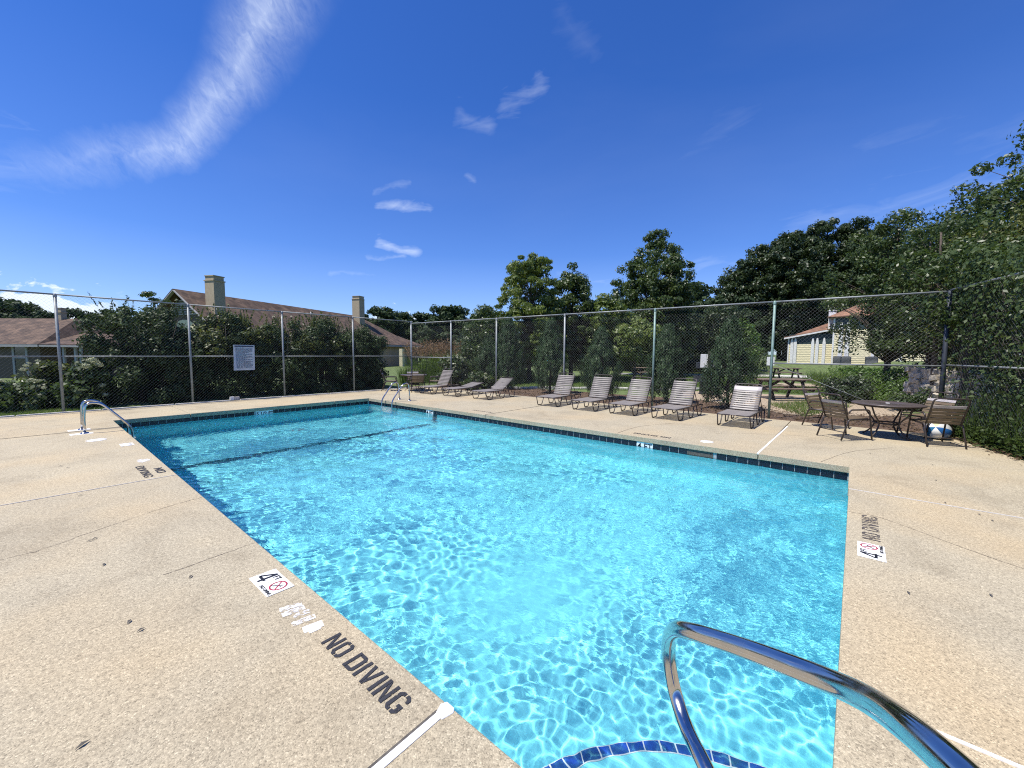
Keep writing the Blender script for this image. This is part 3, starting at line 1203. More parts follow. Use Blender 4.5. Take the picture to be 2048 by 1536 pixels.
LY = 14.95
lx = [-4.65, -2.1, .46, 3.04, 5.58, 8.12, 10.83]
fence_back = chain_fence('chain_link_fence', [(x, LY) for x in lx], 'tall chain-link fence along the hedge, with a white notice board hung on it')
ry = [(10.83, 14.95), (10.96, 12.48), (11.09, 10.13), (11.24, 7.27), (11.40, 4.38), (11.55, 1.55), (11.71, -1.34)]
fence_right = chain_fence('chain_link_fence', ry, 'tall chain-link fence behind the row of loungers, with greenish posts', top=2.76, mid=1.33, midbays=(0, 5),
                          mats=[M['galv'], M['galv'], M['galv'], M['galv'], M['galv_green'], M['galv_green'], M['iron']], endpost=(False, True))
MB().tube([(11.53, 1.50, 1.30), (11.66, -1.25, .10)], .0045, 6).build('truss_rod', M['galv'], fence_right, (10.83, 14.95, 0))
ep = [(11.74, -1.36), (9.35, -2.10), (6.9, -2.88), (4.3, -3.70)]
fence_end = chain_fence('chain_link_fence', ep, 'vine-covered chain-link fence running from the corner behind the round table', top=2.79, mid=1.35,
                        mats=[M['iron'], M['iron'], M['galv'], M['galv']], endpost=(False, True))


# notice board wired to the fence
def notice():
    org = (4.09, 14.86, .93)
    r = tag(empty('notice_board', org), 'white printed notice board hung on the fence, bottom corner bent out', 'notice board')
    W, H = .585, .80
    nx, nz = 8, 8
    vs, fs = [], []
    for side in (0, 1):
        for j in range(nz + 1):
            for i in range(nx + 1):
                u, v = i / nx, j / nz
                bend = .10 * max(0, 1 - u * 2.2) * max(0, 1 - v * 1.6)
                vs.append((-.03 * max(0, 1 - u * 3) * max(0, 1 - v * 2) + u * W + .012 * v, -bend - .004 * side, v * H))
    n = (nx + 1) * (nz + 1)
    for j in range(nz):
        for i in range(nx):
            a = j * (nx + 1) + i
            fs += [(a + n, a + 1 + n, a + nx + 2 + n, a + nx + 1 + n), (a, a + nx + 1, a + nx + 2, a + 1)]
    for i in range(nx):
        for (a, b) in ((i, i + 1), ((nz * (nx + 1)) + i + 1, nz * (nx + 1) + i)):
            fs.append((a, b, b + n, a + n))
    for j in range(nz):
        a, b = j * (nx + 1), (j + 1) * (nx + 1)
        fs += [(b, a, a + n, b + n), (a + nx, b + nx, b + nx + n, a + nx + n)]
    MB().add(vs, fs).build('board', M['board'], r)
    pr = MB()
    pr.box((W / 2 + .012, -.0075, H - .045), (W - .06, .002, .045))
    rr = random.Random(4)

    def yb(x, z):
        return -.10 * max(0, 1 - x / W * 2.2) * max(0, 1 - z / H * 1.6) - .0075
    z = H - .095
    k = 0
    while z > .05:
        x = .065
        end = W - .05 if rr.random() > .35 else W * rr.uniform(.45, .85)
        while x < end:
            w = rr.uniform(.02, .07)
            if x + w > W - .04:
                break
            pr.box((x + w / 2, yb(x + w / 2, z) - .001, z), (w, .0015, .011))
            x += w + .011
        z -= .0245
    pr.build('print', M['print'], r)
    for (x, z) in ((.02, H - .02), (W - .01, H - .02), (W - .02, .02)):
        MB().tube([(x, -.008, z), (x, .08, z)], .004, 5).build('wire_tie', M['galv'], r)


M['board'] = pmat('weathered_white_board', (.50, .53, .57), .6, var=.10, scale=4)
M['print'] = pmat('blue_grey_print', (.055, .075, .125), .6, var=.3)
notice()
bx = tag(empty('utility_box', (4.05, 14.77, 0)), 'small white and grey box on the ground at the foot of the hedge fence', 'box')
MB().bbox((-.12, -.03, 0), (-.01, .05, .115)).build('cover', M['white'], bx, bevel=.008)
MB().bbox((-.005, -.025, .012), (.13, .045, .105)).build('body', M['kerb'], bx, bevel=.006)


# ------------------------------------------------------------------ chaise loungers
def make_lounger(angle, wide_strap=False):
    """axis: foot end at x=0, head end at +x, centred on y; returns the root empty"""
    root = empty('sun_lounger')
    W = .62
    h = .265
    hinge = .95
    back = .72
    rail_end = 1.62
    fr = MB()
    for s in (-1, 1):
        y = s * W / 2
        path = fillet([(.03, 0, h)] + [(.0, y, h)] + [(.5, y, h), (rail_end, y, h)], .06)
        path = fillet([(0, y * .2, h + .0), (0, y, h), (hinge, y, h), (rail_end, y, h - .005)], .07)
        fr.tube(path, .0125, 8)
    fr.tube([(rail_end, -W / 2, h - .005), (rail_end, W / 2, h - .005)], .0125, 8)
    fr.build('seat_frame', M['frame'], root)
    # sled legs: one open U on each side at foot, middle and head
    for (xa, xb, dx) in ((.02, .43, .10), (.66, 1.05, .095), (1.20, 1.60, .095)):
        for s in (-1, 1):
            y = s * (W / 2 - .005)
            p = fillet([(xa, y, h), (xa + dx, y + s * .012, .013), (xb - dx, y + s * .012, .013), (xb, y, h)], .035)
            MB().tube(p, .0125, 8).build('leg', M['frame'], root)
    ca, sa = math.cos(angle), math.sin(angle)

    def bp(u, y, off=0.0):
        return (hinge + u * ca - off * sa, y, h + .012 + u * sa + off * ca)
    bf = MB()
    p = fillet([bp(0, -W / 2 + .03), bp(back, -W / 2 + .03), bp(back, W / 2 - .03), bp(0, W / 2 - .03)], .085, 6)
    bf.tube(p, .0125, 8)
    bf.build('back_frame', M['frame'], root)
    if angle > .3:
        st = MB()
        for s in (-1, 1):
            st.tube([bp(back * .55, s * (W / 2 - .04)), (hinge + back * .55 * ca + .22, s * (W / 2 - .03), h)], .009, 6)
        a, b_ = bp(back * .55, -W / 2 + .04), bp(back * .55, W / 2 - .04)
        st.tube([a, b_], .009, 6)
        st.build('back_prop', M['frame'], root)
    # vinyl straps, each wrapped round the tubes
    sw = .0450
    pitch = .0590

    def strap_mesh(w, wd):
        n = 6
        vs, fs = [], []
        prof = [(-w / 2, .0), (-w / 2 + .006, .0035), (w / 2 - .006, .0035), (w / 2, .0)]
        for j in range(n + 1):
            v = -1 + 2 * j / n
            sag = -.010 * (1 - v * v)
            for (a, zz) in prof:
                vs.append((a, v * wd / 2, zz + sag))
        k = len(prof)
        for j in range(n):
            for i in range(k - 1):
                fs.append((j * k + i, (j + 1) * k + i, (j + 1) * k + i + 1, j * k + i + 1))
        # wrapped ends
        for (row, s) in ((0, -1), (n, 1)):
            B = len(vs)
            for (a, zz) in prof:
                vs += [(a, s * (wd / 2 + .013), zz - .012), (a, s * (wd / 2), zz - .028)]
            for i in range(k - 1):
                q = [(row * k + i, B + 2 * i, B + 2 * i + 2, row * k + i + 1), (B + 2 * i, B + 2 * i + 1, B + 2 * i + 3, B + 2 * i + 2)]
                fs += q
        return MB().add(vs, fs, True)

    me = None
    n = int((hinge - .03) / pitch)
    for i in range(n):
        if me is None:
            o = strap_mesh(sw, W).build('strap', M['strap'], root)
            me = o.data
        else:
            o = link('strap', me, root)
        o.location = (.045 + i * pitch, 0, h + .013)
    me2 = None
    n = int((back - .06) / pitch)
    for i in range(n):
        u = .035 + i * pitch
        if wide_strap and i == n - 1:
            continue
        if wide_strap and i == n - 2:
            o = strap_mesh(.12, W - .06).build('strap', M['strapw'], root)
            u += .03
        elif me2 is None:
            o = strap_mesh(sw, W - .06).build('strap', M['strap'], root)
            me2 = o.data
        else:
            o = link('strap', me2, root)
        o.location = bp(u, 0, .013)
        o.rotation_euler = (0, -angle, 0)
    return root


LG = 'strap loungers lined up along the pool deck'
lounge = [
    (9.42, 1.90, -1, 52, 'reclined strap lounger with a broad pale top strap, nearest the round table', True),
    (9.42, 3.35, -4, 62, 'upright strap lounger, second from the round table, in front of the sign post', False),
    (9.42, 4.44, -1, 60, 'strap lounger with its head against a fence post between two raised loungers', False),
    (9.42, 5.53, 1, 63, 'raised strap lounger in the middle of the row, before the second conifer', False),
    (9.50, 6.78, 3, 63, 'raised strap lounger at the far end of the close row of five', False),
    (9.42, 9.41, 2, 33, 'strap lounger with its back half lowered, standing alone before a fence post', False),
    (9.36, 10.87, 3, 11, 'strap lounger with its back laid almost flat', False),
    (9.28, 12.12, 3, 60, 'raised strap lounger next to the far table and chairs', False)]
protos = {}
for (x, y, rz, ang, lab, wide) in lounge:
    key = (ang, wide)
    r = make_lounger(R(ang), wide)
    r.location = (x, y, 0)
    r.rotation_euler = (0, 0, R(rz))
    tag(r, lab, 'lounger', LG)


# ------------------------------------------------------------------ dining chairs and tables
def make_chair():
    """faces +x, centred"""
    root = empty('strap_chair')
    W = .50
    hs = .37                                              # seat height
    for s in (-1, 1):
        y = s * W / 2
        sf = MB()
        # front leg, arm, and rear leg as one bent tube
        sf.tube(fillet([(.30, y, .012), (.21, y, .56), (-.16, y, .56), (-.20, y, .50)], .06), .0135, 8)
        sf.tube(fillet([(-.32, y, .012), (-.19, y, .385), (.23, y, hs + .01)], .04), .0135, 8)
        sf.build('side_frame', M['frame'], root)
    st = MB()
    st.tube(fillet([(-.2, -W / 2 + .02, hs), (.24, -W / 2 + .02, hs + .02), (.24, W / 2 - .02, hs + .02), (-.2, W / 2 - .02, hs)], .06), .0125, 8)
    st.tube([(-.27, -W / 2, .16), (-.27, W / 2, .16)], .010, 6)
    st.build('seat_frame', M['frame'], root)
    bk = MB()
    B0, B1 = Vector((-.18, 0, hs - .01)), Vector((-.37, 0, .83))
    bk.tube(fillet([(B0.x, -W / 2 + .02, B0.z), (B1.x, -W / 2 + .02, B1.z), (B1.x, W / 2 - .02, B1.z), (B0.x, W / 2 - .02, B0.z)], .075, 6), .0125, 8)
    bk.build('back_frame', M['frame'], root)
    d = (B1 - B0)
    ang = math.atan2(d.z, d.x)
    me = None
    for i in range(6):
        u = .10 + i * .118
        p = B0 + d * u
        if me is None:
            o = MB().box((0, 0, 0), (.047, W - .025, .006)).build('back_strap', M['strap2'], root, bevel=.002)
            me = o.data
        else:
            o = link('back_strap', me, root)
        o.location = (p.x + .012, 0, p.z)
        o.rotation_euler = (0, -ang, 0)
        if i == 5:
            o.data = me.copy()
            o.data.materials[0] = M['strapw']
    me = None
    for i in range(7):
        x = -.16 + i * .058
        if me is None:
            o = MB().box((0, 0, 0), (.048, W - .02, .006)).build('seat_strap', M['strap2'], root, bevel=.002)
            me = o.data
        else:
            o = link('seat_strap', me, root)
        o.location = (x, 0, hs + .016 + i * .0026)
    return root


def make_table(R_=.53, h=.635):
    root = empty('round_table')
    MB().lathe([(0, h - .012), (R_ - .03, h - .012), (R_ - .006, h - .020), (R_, h - .008), (R_ - .004, h + .004), (R_ - .03, h + .008), (.028, h + .008), (.026, h - .012)], 40).build('table_top', M['tabletop'], root)
    MB().lathe([(.016, h + .010), (.030, h + .013), (.032, h + .008)], 14).build('umbrella_ring', M['white'], root)
    ap = MB()
    ap.lathe([(R_ - .10, h - .05), (R_ - .10, h - .014), (R_ - .085, h - .014), (R_ - .085, h - .05), (R_ - .10, h - .05)], 32)
    ap.build('apron', M['frame'], root)
    for k in range(4):
        a = R(45 + 90 * k)
        c, s = math.cos(a), math.sin(a)
        p = spline([(c * .42, s * .42, h - .03), (c * .33, s * .33, .44), (c * .20, s * .20, .27), (c * .26, s * .26, .12), (c * .38, s * .38, .013)], 5)
        MB().tube(p, .0135, 8).build('leg', M['frame'], root)
    MB().lathe([(.19, .255), (.205, .27), (.19, .285), (.175, .27), (.19, .255)], 20).build('leg_ring', M['frame'], root)
    return root


def place(o, x, y, deg, label, cat, group=None):
    o.location = (x, y, 0)
    o.rotation_euler = (0, 0, R(deg))
    return tag(o, label, cat, group)


CG = 'strap armchairs round the tables'
ch = make_chair()
T1 = (10.33, -.50)
place(ch, 9.66, .09, -43, 'brown strap armchair seen from behind, on the pool side of the near round table', 'chair', CG)
for (x, y, deg, lab) in (
        (10.06, -1.12, 20, 'brown strap armchair with a beach ball beneath, its back to the vines'),
        (10.86, .42, -120, 'brown strap armchair behind the near table, before the picnic yard'),
        (10.98, -1.08, 136, 'brown strap armchair between the near table and the dark corner post')):
    place(copy_tree(ch), x, y, deg, lab, 'chair', CG)
tb1 = place(make_table(), T1[0], T1[1], 12, 'round brown patio table beside the overgrown corner of the fence', 'table', 'round patio tables')
T2 = (9.95, 13.6)
tb2 = place(copy_tree(tb1), T2[0], T2[1], 30, 'round brown patio table in the far corner by the hedge', 'table', 'round patio tables')
for (x, y, deg, lab) in (
        (9.23, 14.15, -38, 'strap armchair in side view at the far table, nearest the hedge'),
        (9.62, 12.95, 63, 'strap armchair seen from behind at the far table'),
        (10.38, 14.22, -122, 'strap armchair facing the pool at the far table'),
        (10.62, 13.05, 142, 'strap armchair at the far table, nearest the raised lounger')):
    place(copy_tree(ch), x, y, deg, lab, 'chair', CG)

# beach ball pushed under the nearest chair
ball = tag(empty('beach_ball', (10.74, -1.22, 0)), 'blue and white beach ball lying under a chair by the vines', 'ball')
pal = [pmat('blue_vinyl', (.02, .10, .28), .3, var=.1), pmat('dull_white_vinyl', (.50, .50, .48), .4, var=.1), pmat('cream_vinyl', (.55, .50, .30), .35, var=.1), M['white'], pmat('teal_vinyl', (.03, .16, .30), .3, var=.1), M['white']]
for k in range(6):
    vs, fs = [], []
    na, nb = 5, 10
    for j in range(nb + 1):
        t = math.pi * j / nb
        for i in range(na + 1):
            a = (k + i / na) * math.pi / 3
            rr = .19 * (1 - .012 * (abs(i / na - .5) * 2) ** 3)
            vs.append(Vector((rr * math.sin(t) * math.cos(a), rr * math.sin(t) * math.sin(a), rr * math.cos(t))))
    for j in range(nb):
        for i in range(na):
            a = j * (na + 1) + i
            fs.append((a, a + na + 1, a + na + 2, a + 1))
    T = Matrix.Rotation(R(62), 4, 'Y') @ Matrix.Rotation(R(35), 4, 'Z')
    vs = [Matrix.Rotation(R(165), 4, 'Z') @ T @ v for v in vs]
    vs = [Vector((v.x, v.y, max(v.z * .86 + .163, .002))) for v in vs]
    MB().add(vs, fs, True).build('panel', pal[k], ball)


# ------------------------------------------------------------------ pool ladders and the hand rail
def make_ladder():
    """deck at x<0, pool wall at x=0, water at x>0"""
    root = empty('pool_ladder')
    W = .56
    for s in (-1, 1):
        y = s * W / 2
        p = fillet([(-.53, y, .0), (-.53, y, .30), (-.50, y, .56), (-.30, y, .55), (.06, y, .10), (.115, y, -.02), (.115, y, -.32), (.115, y, -1.05), (.02, y, -1.12)], .16, 7)
        o = MB().tube(p, .021, 12).build('rail', M['steel'], root)
        o.cycles.is_caustics_receiver = True
        MB().lathe([(.022, .028), (.050, .022), (.062, .0)], 18, (-.53, y, 0)).build('flange', M['steel'], root)
        MB().tube([(.015, y, -.30), (.115, y, -.30)], .014, 8).build('bumper', M['iron'], root)
    for z in (-.215, -.47, -.73, -.98):
        o = MB().box((.125, 0, z), (.085, W - .03, .026)).build('tread', M['white'], root, bevel=.006)
        o.cycles.is_caustics_receiver = True
    return root


lad = make_ladder()
lad.location = (PX1, 11.08, 0)
lad.rotation_euler = (0, 0, R(180))
tag(lad, 'steel pool ladder on the lounger side of the pool', 'ladder', 'steel pool ladders')
lad2 = copy_tree(lad)
lad2.location = (PX0, 11.03, 0)
lad2.rotation_euler = (0, 0, 0)
tag(lad2, 'steel pool ladder in the far left corner, seen edge-on against the hedge', 'ladder', 'steel pool ladders')
for (y) in (10.75, 11.31):
    MB().box((.53, y, -.0015), (.30, .17, .007)).build('mortar_patch', M['joint'], deck, bevel=.002)

hr = tag(empty('hand_rail', (.45, -.35, 0)), 'polished steel hand rail curving over the pool steps in the near corner', 'hand rail')
pts = [(.40, -.46, 0), (.40, -.46, .50), (.42, -.40, .88), (.485, -.235, 1.055), (.570, -.152, 1.076), (.625, -.125, 1.064), (.7075, -.086, 1.040), (.802, -.045, .997), (.866, .005, .960),
       (.912, .068, .929), (.956, .136, .897), (.995, .204, .866), (1.034, .275, .832), (1.085, .330, .785), (1.150, .368, .705), (1.205, .385, .600), (1.215, .368, .500), (1.16, .315, .455),
       (1.085, .245, .448), (1.02, .165, .40), (.985, .115, .25), (.98, .10, 0)]
MB().tube(spline(pts, 7), .0205, 20).build('tube', M['steel'], hr, (.45, -.35, 0))
for p in ((.40, -.46), (.98, .10)):
    MB().lathe([(.023, .028), (.050, .022), (.062, .0)], 20, (p[0], p[1], 0)).build('flange', M['steel'], hr, (.45, -.35, 0))

# skimmer and drain lids let into the deck
for (x, y, r_, lab) in ((.65, 9.80, .125, 'round white skimmer lid in the deck by the left pool ladder'), (7.58, 1.92, .105, 'round white skimmer lid in the deck on the lounger side')):
    e = tag(empty('skimmer_lid', (x, y, .0)), lab, 'lid', 'round skimmer lids')
    MB().lathe([(0, .006), (r_ * .9, .006), (r_ * .93, .003), (r_ * .93, .0)], 28).build('lid', M['white'], e)
    MB().lathe([(r_ * .94, .001), (r_ * .94, .006), (r_ * 1.02, .006), (r_ * 1.05, .001)], 28).build('ring', M['kerb'], e)


# ------------------------------------------------------------------ depth markers and stencilled words on the deck
def depth_sign(x, y, deg, label, W=.32, H=.165):
    e = tag(empty('depth_marker', (x, y, .002), R(deg)), label, 'depth marker', 'depth markers on the deck')
    MB().box((0, 0, .001), (W, H, .004)).build('plate', M['white'], e, bevel=.0015)
    if W < .3:
        return e
    z = .0042
    f4 = MB()
    for (p, q, w) in (((-.070, -.060), (-.070, .066), .020), ((-.132, -.026), (-.046, -.026), .017), ((-.128, -.022), (-.074, .062), .017)):
        f4.beam((*p, z - .0006 + w * .01), (*q, z - .0006 + w * .01), w, .0008)
    f4.build('lettering', M['ink'], e)
    lettering('FT', .052, M['ink'], e, Matrix.Translation((-.024, .044, z)), .0012)
    lettering('NO DIVING', .029, M['ink'], e, Matrix.Translation((.078, -.063, z)), .0006)
    b = MB()
    b.lathe([(.044, .0), (.044, .0012), (.054, .0012), (.054, .0)], 36, (.083, .012, .0032))
    b.beam((.083 - .034, .012 + .034, .0042), (.083 + .034, .012 - .034, .0042), .007, .001)
    b.build('prohibition_ring', M['red'], e)
    d = MB()
    d.beam((.060, -.012, .0038), (.088, .016, .0038), .010, .0008)
    d.beam((.088, .016, .0038), (.106, .030, .0038), .006, .0008)
    d.beam((.064, -.006, .0038), (.050, -.020, .0038), .006, .0008)
    d.lathe([(0, .0004), (.0065, .0004)], 12, (.100, .020, .0038))
    d.build('diver_symbol', M['ink'], e)
    MB().box((-.004, 0, .0034), (.0022, H - .01, .0006)).build('divider', M['ink'], e)
    return e


depth_sign(.950, 2.875, -90, 'white 4 FT no-diving marker on the left deck beside the pool edge')
depth_sign(4.16, -.172, 0, 'white 4 FT no-diving marker on the near right deck')
fs_ = depth_sign(.935, 8.97, -90, 'small faded white marker on the deck below the left pool ladder', W=.24, H=.16)
for k in range(3):
    MB().box((-.06 + .06 * k, .045, .0035), (.026, .028, .001)).build('worn_figure', M['black_worn'], fs_)


def deck_text(s, x, y, deg, size, mat, sx=1.0, bold=.004, spacing=1.05):
    o = lettering(s, size, mat, deck, Matrix.Translation((x, y, .003)) @ Matrix.Rotation(R(deg), 4, 'Z'), bold, sx=sx, spacing=spacing)
    return o


def stencil(s, x, y, deg, length, height, mat):
    """stencil-cut capitals: every letter from flat pieces with the bridges of a stencil"""
    hl = [(0, .9), (.9, 0), (1.75, 0), (1.75, 1.0), (1.25, 1.0), (1.05, 1.3), (1.05, 4.7), (1.25, 5), (1.75, 5), (1.75, 6), (.9, 6), (0, 5.1)]

    def mir(p):
        return [(4 - u, v) for (u, v) in p][::-1]

    def bar(x0, x1):
        return [(x0, 0), (x1, 0), (x1, 6), (x0, 6)]
    vl = [(0, 6), (1.5, 0), (1.93, 0), (1.93, 1.7), (1.08, 6)]
    G = {
        'N': [bar(0, .98), bar(3.02, 4), [(1.12, 6), (1.12, 4.0), (2.88, 0), (2.88, 2.0)]],
        'O': [hl, mir(hl)],
        'D': [bar(0, 1.02), [(1.3, 0), (3.1, 0), (4, .9), (4, 5.1), (3.1, 6), (1.3, 6), (1.3, 5), (2.75, 5), (2.95, 4.7), (2.95, 1.3), (2.75, 1), (1.3, 1)]],
        'I': [bar(0, 1.02)],
        'V': [vl, mir(vl)],
        'G': [hl, [(2.25, 6), (2.25, 5), (2.75, 5), (2.95, 4.7), (2.95, 4.0), (4, 4.0), (4, 5.1), (3.1, 6)],
              [(2.25, 0), (3.1, 0), (4, .9), (4, 2.9), (2.4, 2.9), (2.4, 1.95), (2.95, 1.95), (2.95, 1.3), (2.75, 1), (2.25, 1)]],
    }
    wd = {'I': 1.02}
    adv = 0
    b = MB()
    for c in s:
        if c == ' ':
            adv += 1.9
            continue
        for p in G[c]:
            b.poly([(u + adv, v) for (u, v) in p], 0, .08)
        adv += wd.get(c, 4.0) + .85
    adv -= .85
    kx, ky = length / adv, height / 6
    b.v = [((v[0] - adv / 2) * kx, (v[1] - 3) * ky, v[2] * .01) for v in b.v]
    o = b.build('painted_lettering', mat, deck)
    o.location = (x, y, .003)
    o.rotation_euler = (0, 0, R(deg))
    return o


stencil('NO DIVING', .955, 1.735, -90, .66, .105, M['black'])
stencil('NO', .990, 6.72, -90, .30, .085, M['black'])
stencil('DIVING', .850, 6.80, -90, .70, .085, M['black'])
stencil('NO DIVING', 4.75, -.178, 0, .66, .115, M['black_worn'])
stencil('NO DIVING', 7.47, 2.86, 90, .70, .10, M['black'])
stencil('NO DIVING', 7.58, 7.43, 90, .70, .09, M['black_worn'])


def patch(x0, x1, y0, y1, mat, name='paint_patch'):
    n = 14
    pts = []
    for k in range(n):
        a = 2 * math.pi * k / n
        rr = random.uniform(.75, 1.1)
        pts.append(((x0 + x1) / 2 + math.cos(a) * (x1 - x0) / 2 * rr, (y0 + y1) / 2 + math.sin(a) * (y1 - y0) / 2 * rr))
    MB().poly(pts, .0012, .0022).build(name, mat, deck)


fw = MB()
for (a, b_, w) in (((.87, 2.52), (.985, 2.49), .045), ((.86, 2.46), (.98, 2.44), .05), ((.90, 2.40), (.985, 2.38), .04), ((.865, 2.33), (.985, 2.31), .045)):
    fw.beam((*a, .0015 + w * .01), (*b_, .0015 + w * .01), w, .0010)
fw.build('faded_lettering', M['white_worn'], deck)
fw = MB().beam((.885, 2.235, .0016), (.985, 2.215, .0016), .060, .0010).beam((.90, 2.205, .0022), (.96, 2.20, .0022), .05, .0010)
fw.build('faded_lettering', M['white_worn2'], deck)
patch(.86, 1.01, 7.38, 7.62, M['white_worn'])


# ------------------------------------------------------------------ buildings
def quadface(m, a, b, c, d):
    m.add([a, b, c, d], [(0, 1, 2, 3)])


def thick_quad(m, pts, t=.12):
    P = [Vector(p) for p in pts]
    n = (P[1] - P[0]).cross(P[2] - P[0]).normalized() * t
    k = len(P)
    vs = P + [p - n for p in P]
    fs = [tuple(range(k)), tuple(range(k, 2 * k))[::-1]] + [(i, k + i, k + (i + 1) % k, (i + 1) % k) for i in range(k)]
    m.add(vs, fs)


def chimney(parent, c, rz, w, z0, z1, mat, name='chimney', org=(0, 0, 0)):
    m = MB()
    m.box((c[0], c[1], (z0 + z1 - .38) / 2), (w, w, z1 - .38 - z0), rz)
    m.box((c[0], c[1], z1 - .36), (w + .09, w + .09, .07), rz)
    m.box((c[0], c[1], z1 - .20), (w * .93, w * .93, .27), rz)
    m.box((c[0], c[1], z1 - .03), (w + .03, w + .03, .06), rz)
    return m.build(name, mat, parent, org)


def long_house():
    d = Vector((.908, .419, 0))
    n = Vector((.419, -.908, 0))                       # towards the pool
    R0, R1 = Vector((7.26, 36.99, 5.87)), Vector((25.2, 45.26, 5.80))
    org = Vector((7.26, 36.99, -.5))
    e = tag(empty('long_house', org), 'long house with brown shingled hip roof and two tan chimneys behind the hedge', 'house')
    hw, ez = 4.35, 2.42
    Z = Vector((0, 0, 1))
    ov = d * -.55
    A, B = R0 + ov, R1
    fl = A + n * hw + Z * (ez - A.z)
    bl = A - n * hw + Z * (ez - A.z)
    hip = 6.0
    fr = R1 + d * hip + n * (hw + 1.2) + Z * (ez - R1.z)
    br = R1 + d * hip - n * (hw + 1.2) + Z * (ez - R1.z)
    # flared foot of the hip: a break two thirds of the way down
    mf = R1 + (fr - R1) * .55 + Z * -.28
    mb = R1 + (br - R1) * .55 + Z * -.28
    m = MB()
    thick_quad(m, [A, fl, fr, mf, B])
    thick_quad(m, [B, mb, br, bl, A])
    thick_quad(m, [B, mf, fr, br, mb])
    roof = m.build('roof', M['roof'], e, org)
    rz = math.atan2(d.y, d.x)
    chimney(roof, (8.92, 35.85), rz, .84, 3.6, 6.95, M['tan'], org=org)
    chimney(roof, (24.55, 43.85), rz, .95, 4.0, 7.9, M['tan'], org=org)
    vp = R0 + d * 11.2 + n * 1.0
    MB().tube([vp + Z * -1.0, vp + Z * -.45], .07, 8).build('vent_pipe', M['trim_grey'], roof, org)
    w = MB()
    iw = hw - .45
    c = [R0 + d * .1 + n * iw, R1 + d * (hip - .9) + n * (iw + .9), R1 + d * (hip - .9) - n * (iw + .9), R0 + d * .1 - n * iw]
    w.poly([(p.x, p.y) for p in c], -.7, ez - .02)
    w.build('wall', M['tan'], e, org)
    # gable: siding, louvred vent, arch and white rakes
    g = MB()
    gp = [R0 + d * .1 + n * iw + Z * (ez - R0.z), R0 + d * .1 - n * iw + Z * (ez - R0.z), R0 + d * .1 + Z * -.35]
    g.add([p - d * .02 for p in gp] + [p + d * .1 for p in gp], [(0, 1, 2), (5, 4, 3)])
    g.build('gable', M['brown_wall'], e, org)
    for s in (1, -1):
        a, b_ = A + Z * -.10 - d * .02, A + n * (hw * s) + Z * (ez - A.z - .10) - d * .02
        MB().beam(a, b_, .05, .22, up=(d.x, d.y, d.z)).build('rake_board', M['trim_grey'], e, org)
    v = MB()
    for k in range(7):
        z = -.75 - k * .16
        ww = (-z - .30) / .79 * .75
        p = R0 + Z * z + d * .02
        v.beam(p - n * ww, p + n * ww, .04, .09)
    v.build('gable_vent', M['trim_grey'], e, org)
    a = MB()
    base = R0 + d * .0 + Z * (-3.1)
    pts = [base + n * (1.25 * math.cos(t)) + Z * (1.0 * math.sin(t)) for t in np.linspace(0, math.pi, 14)]
    a.add(pts + [p + d * .05 for p in pts], [tuple(range(14))[::-1]])
    a.build('arched_panel', M['yellow'], e, org)
    # posts and dark panels under the right hand eave
    for (px, py, m_, wd, z1, nm) in ((26.9, 38.9, 'yellow', .5, 1.95, 'porch_post'), (28.4, 39.0, 'brown_wall', 1.9, 1.95, 'porch_panel')):
        MB().box((px, py, .6), (wd, .4, 2 * (z1 - .6)), rz).build(nm, M[m_], e, org)
    f = MB()
    f.beam(fl + Z * -.14, fr + Z * -.14, .06, .2)
    f.beam(fr + Z * -.14, br + Z * -.14, .06, .2)
    f.build('fascia', M['trim_grey'], e, org)


long_house()


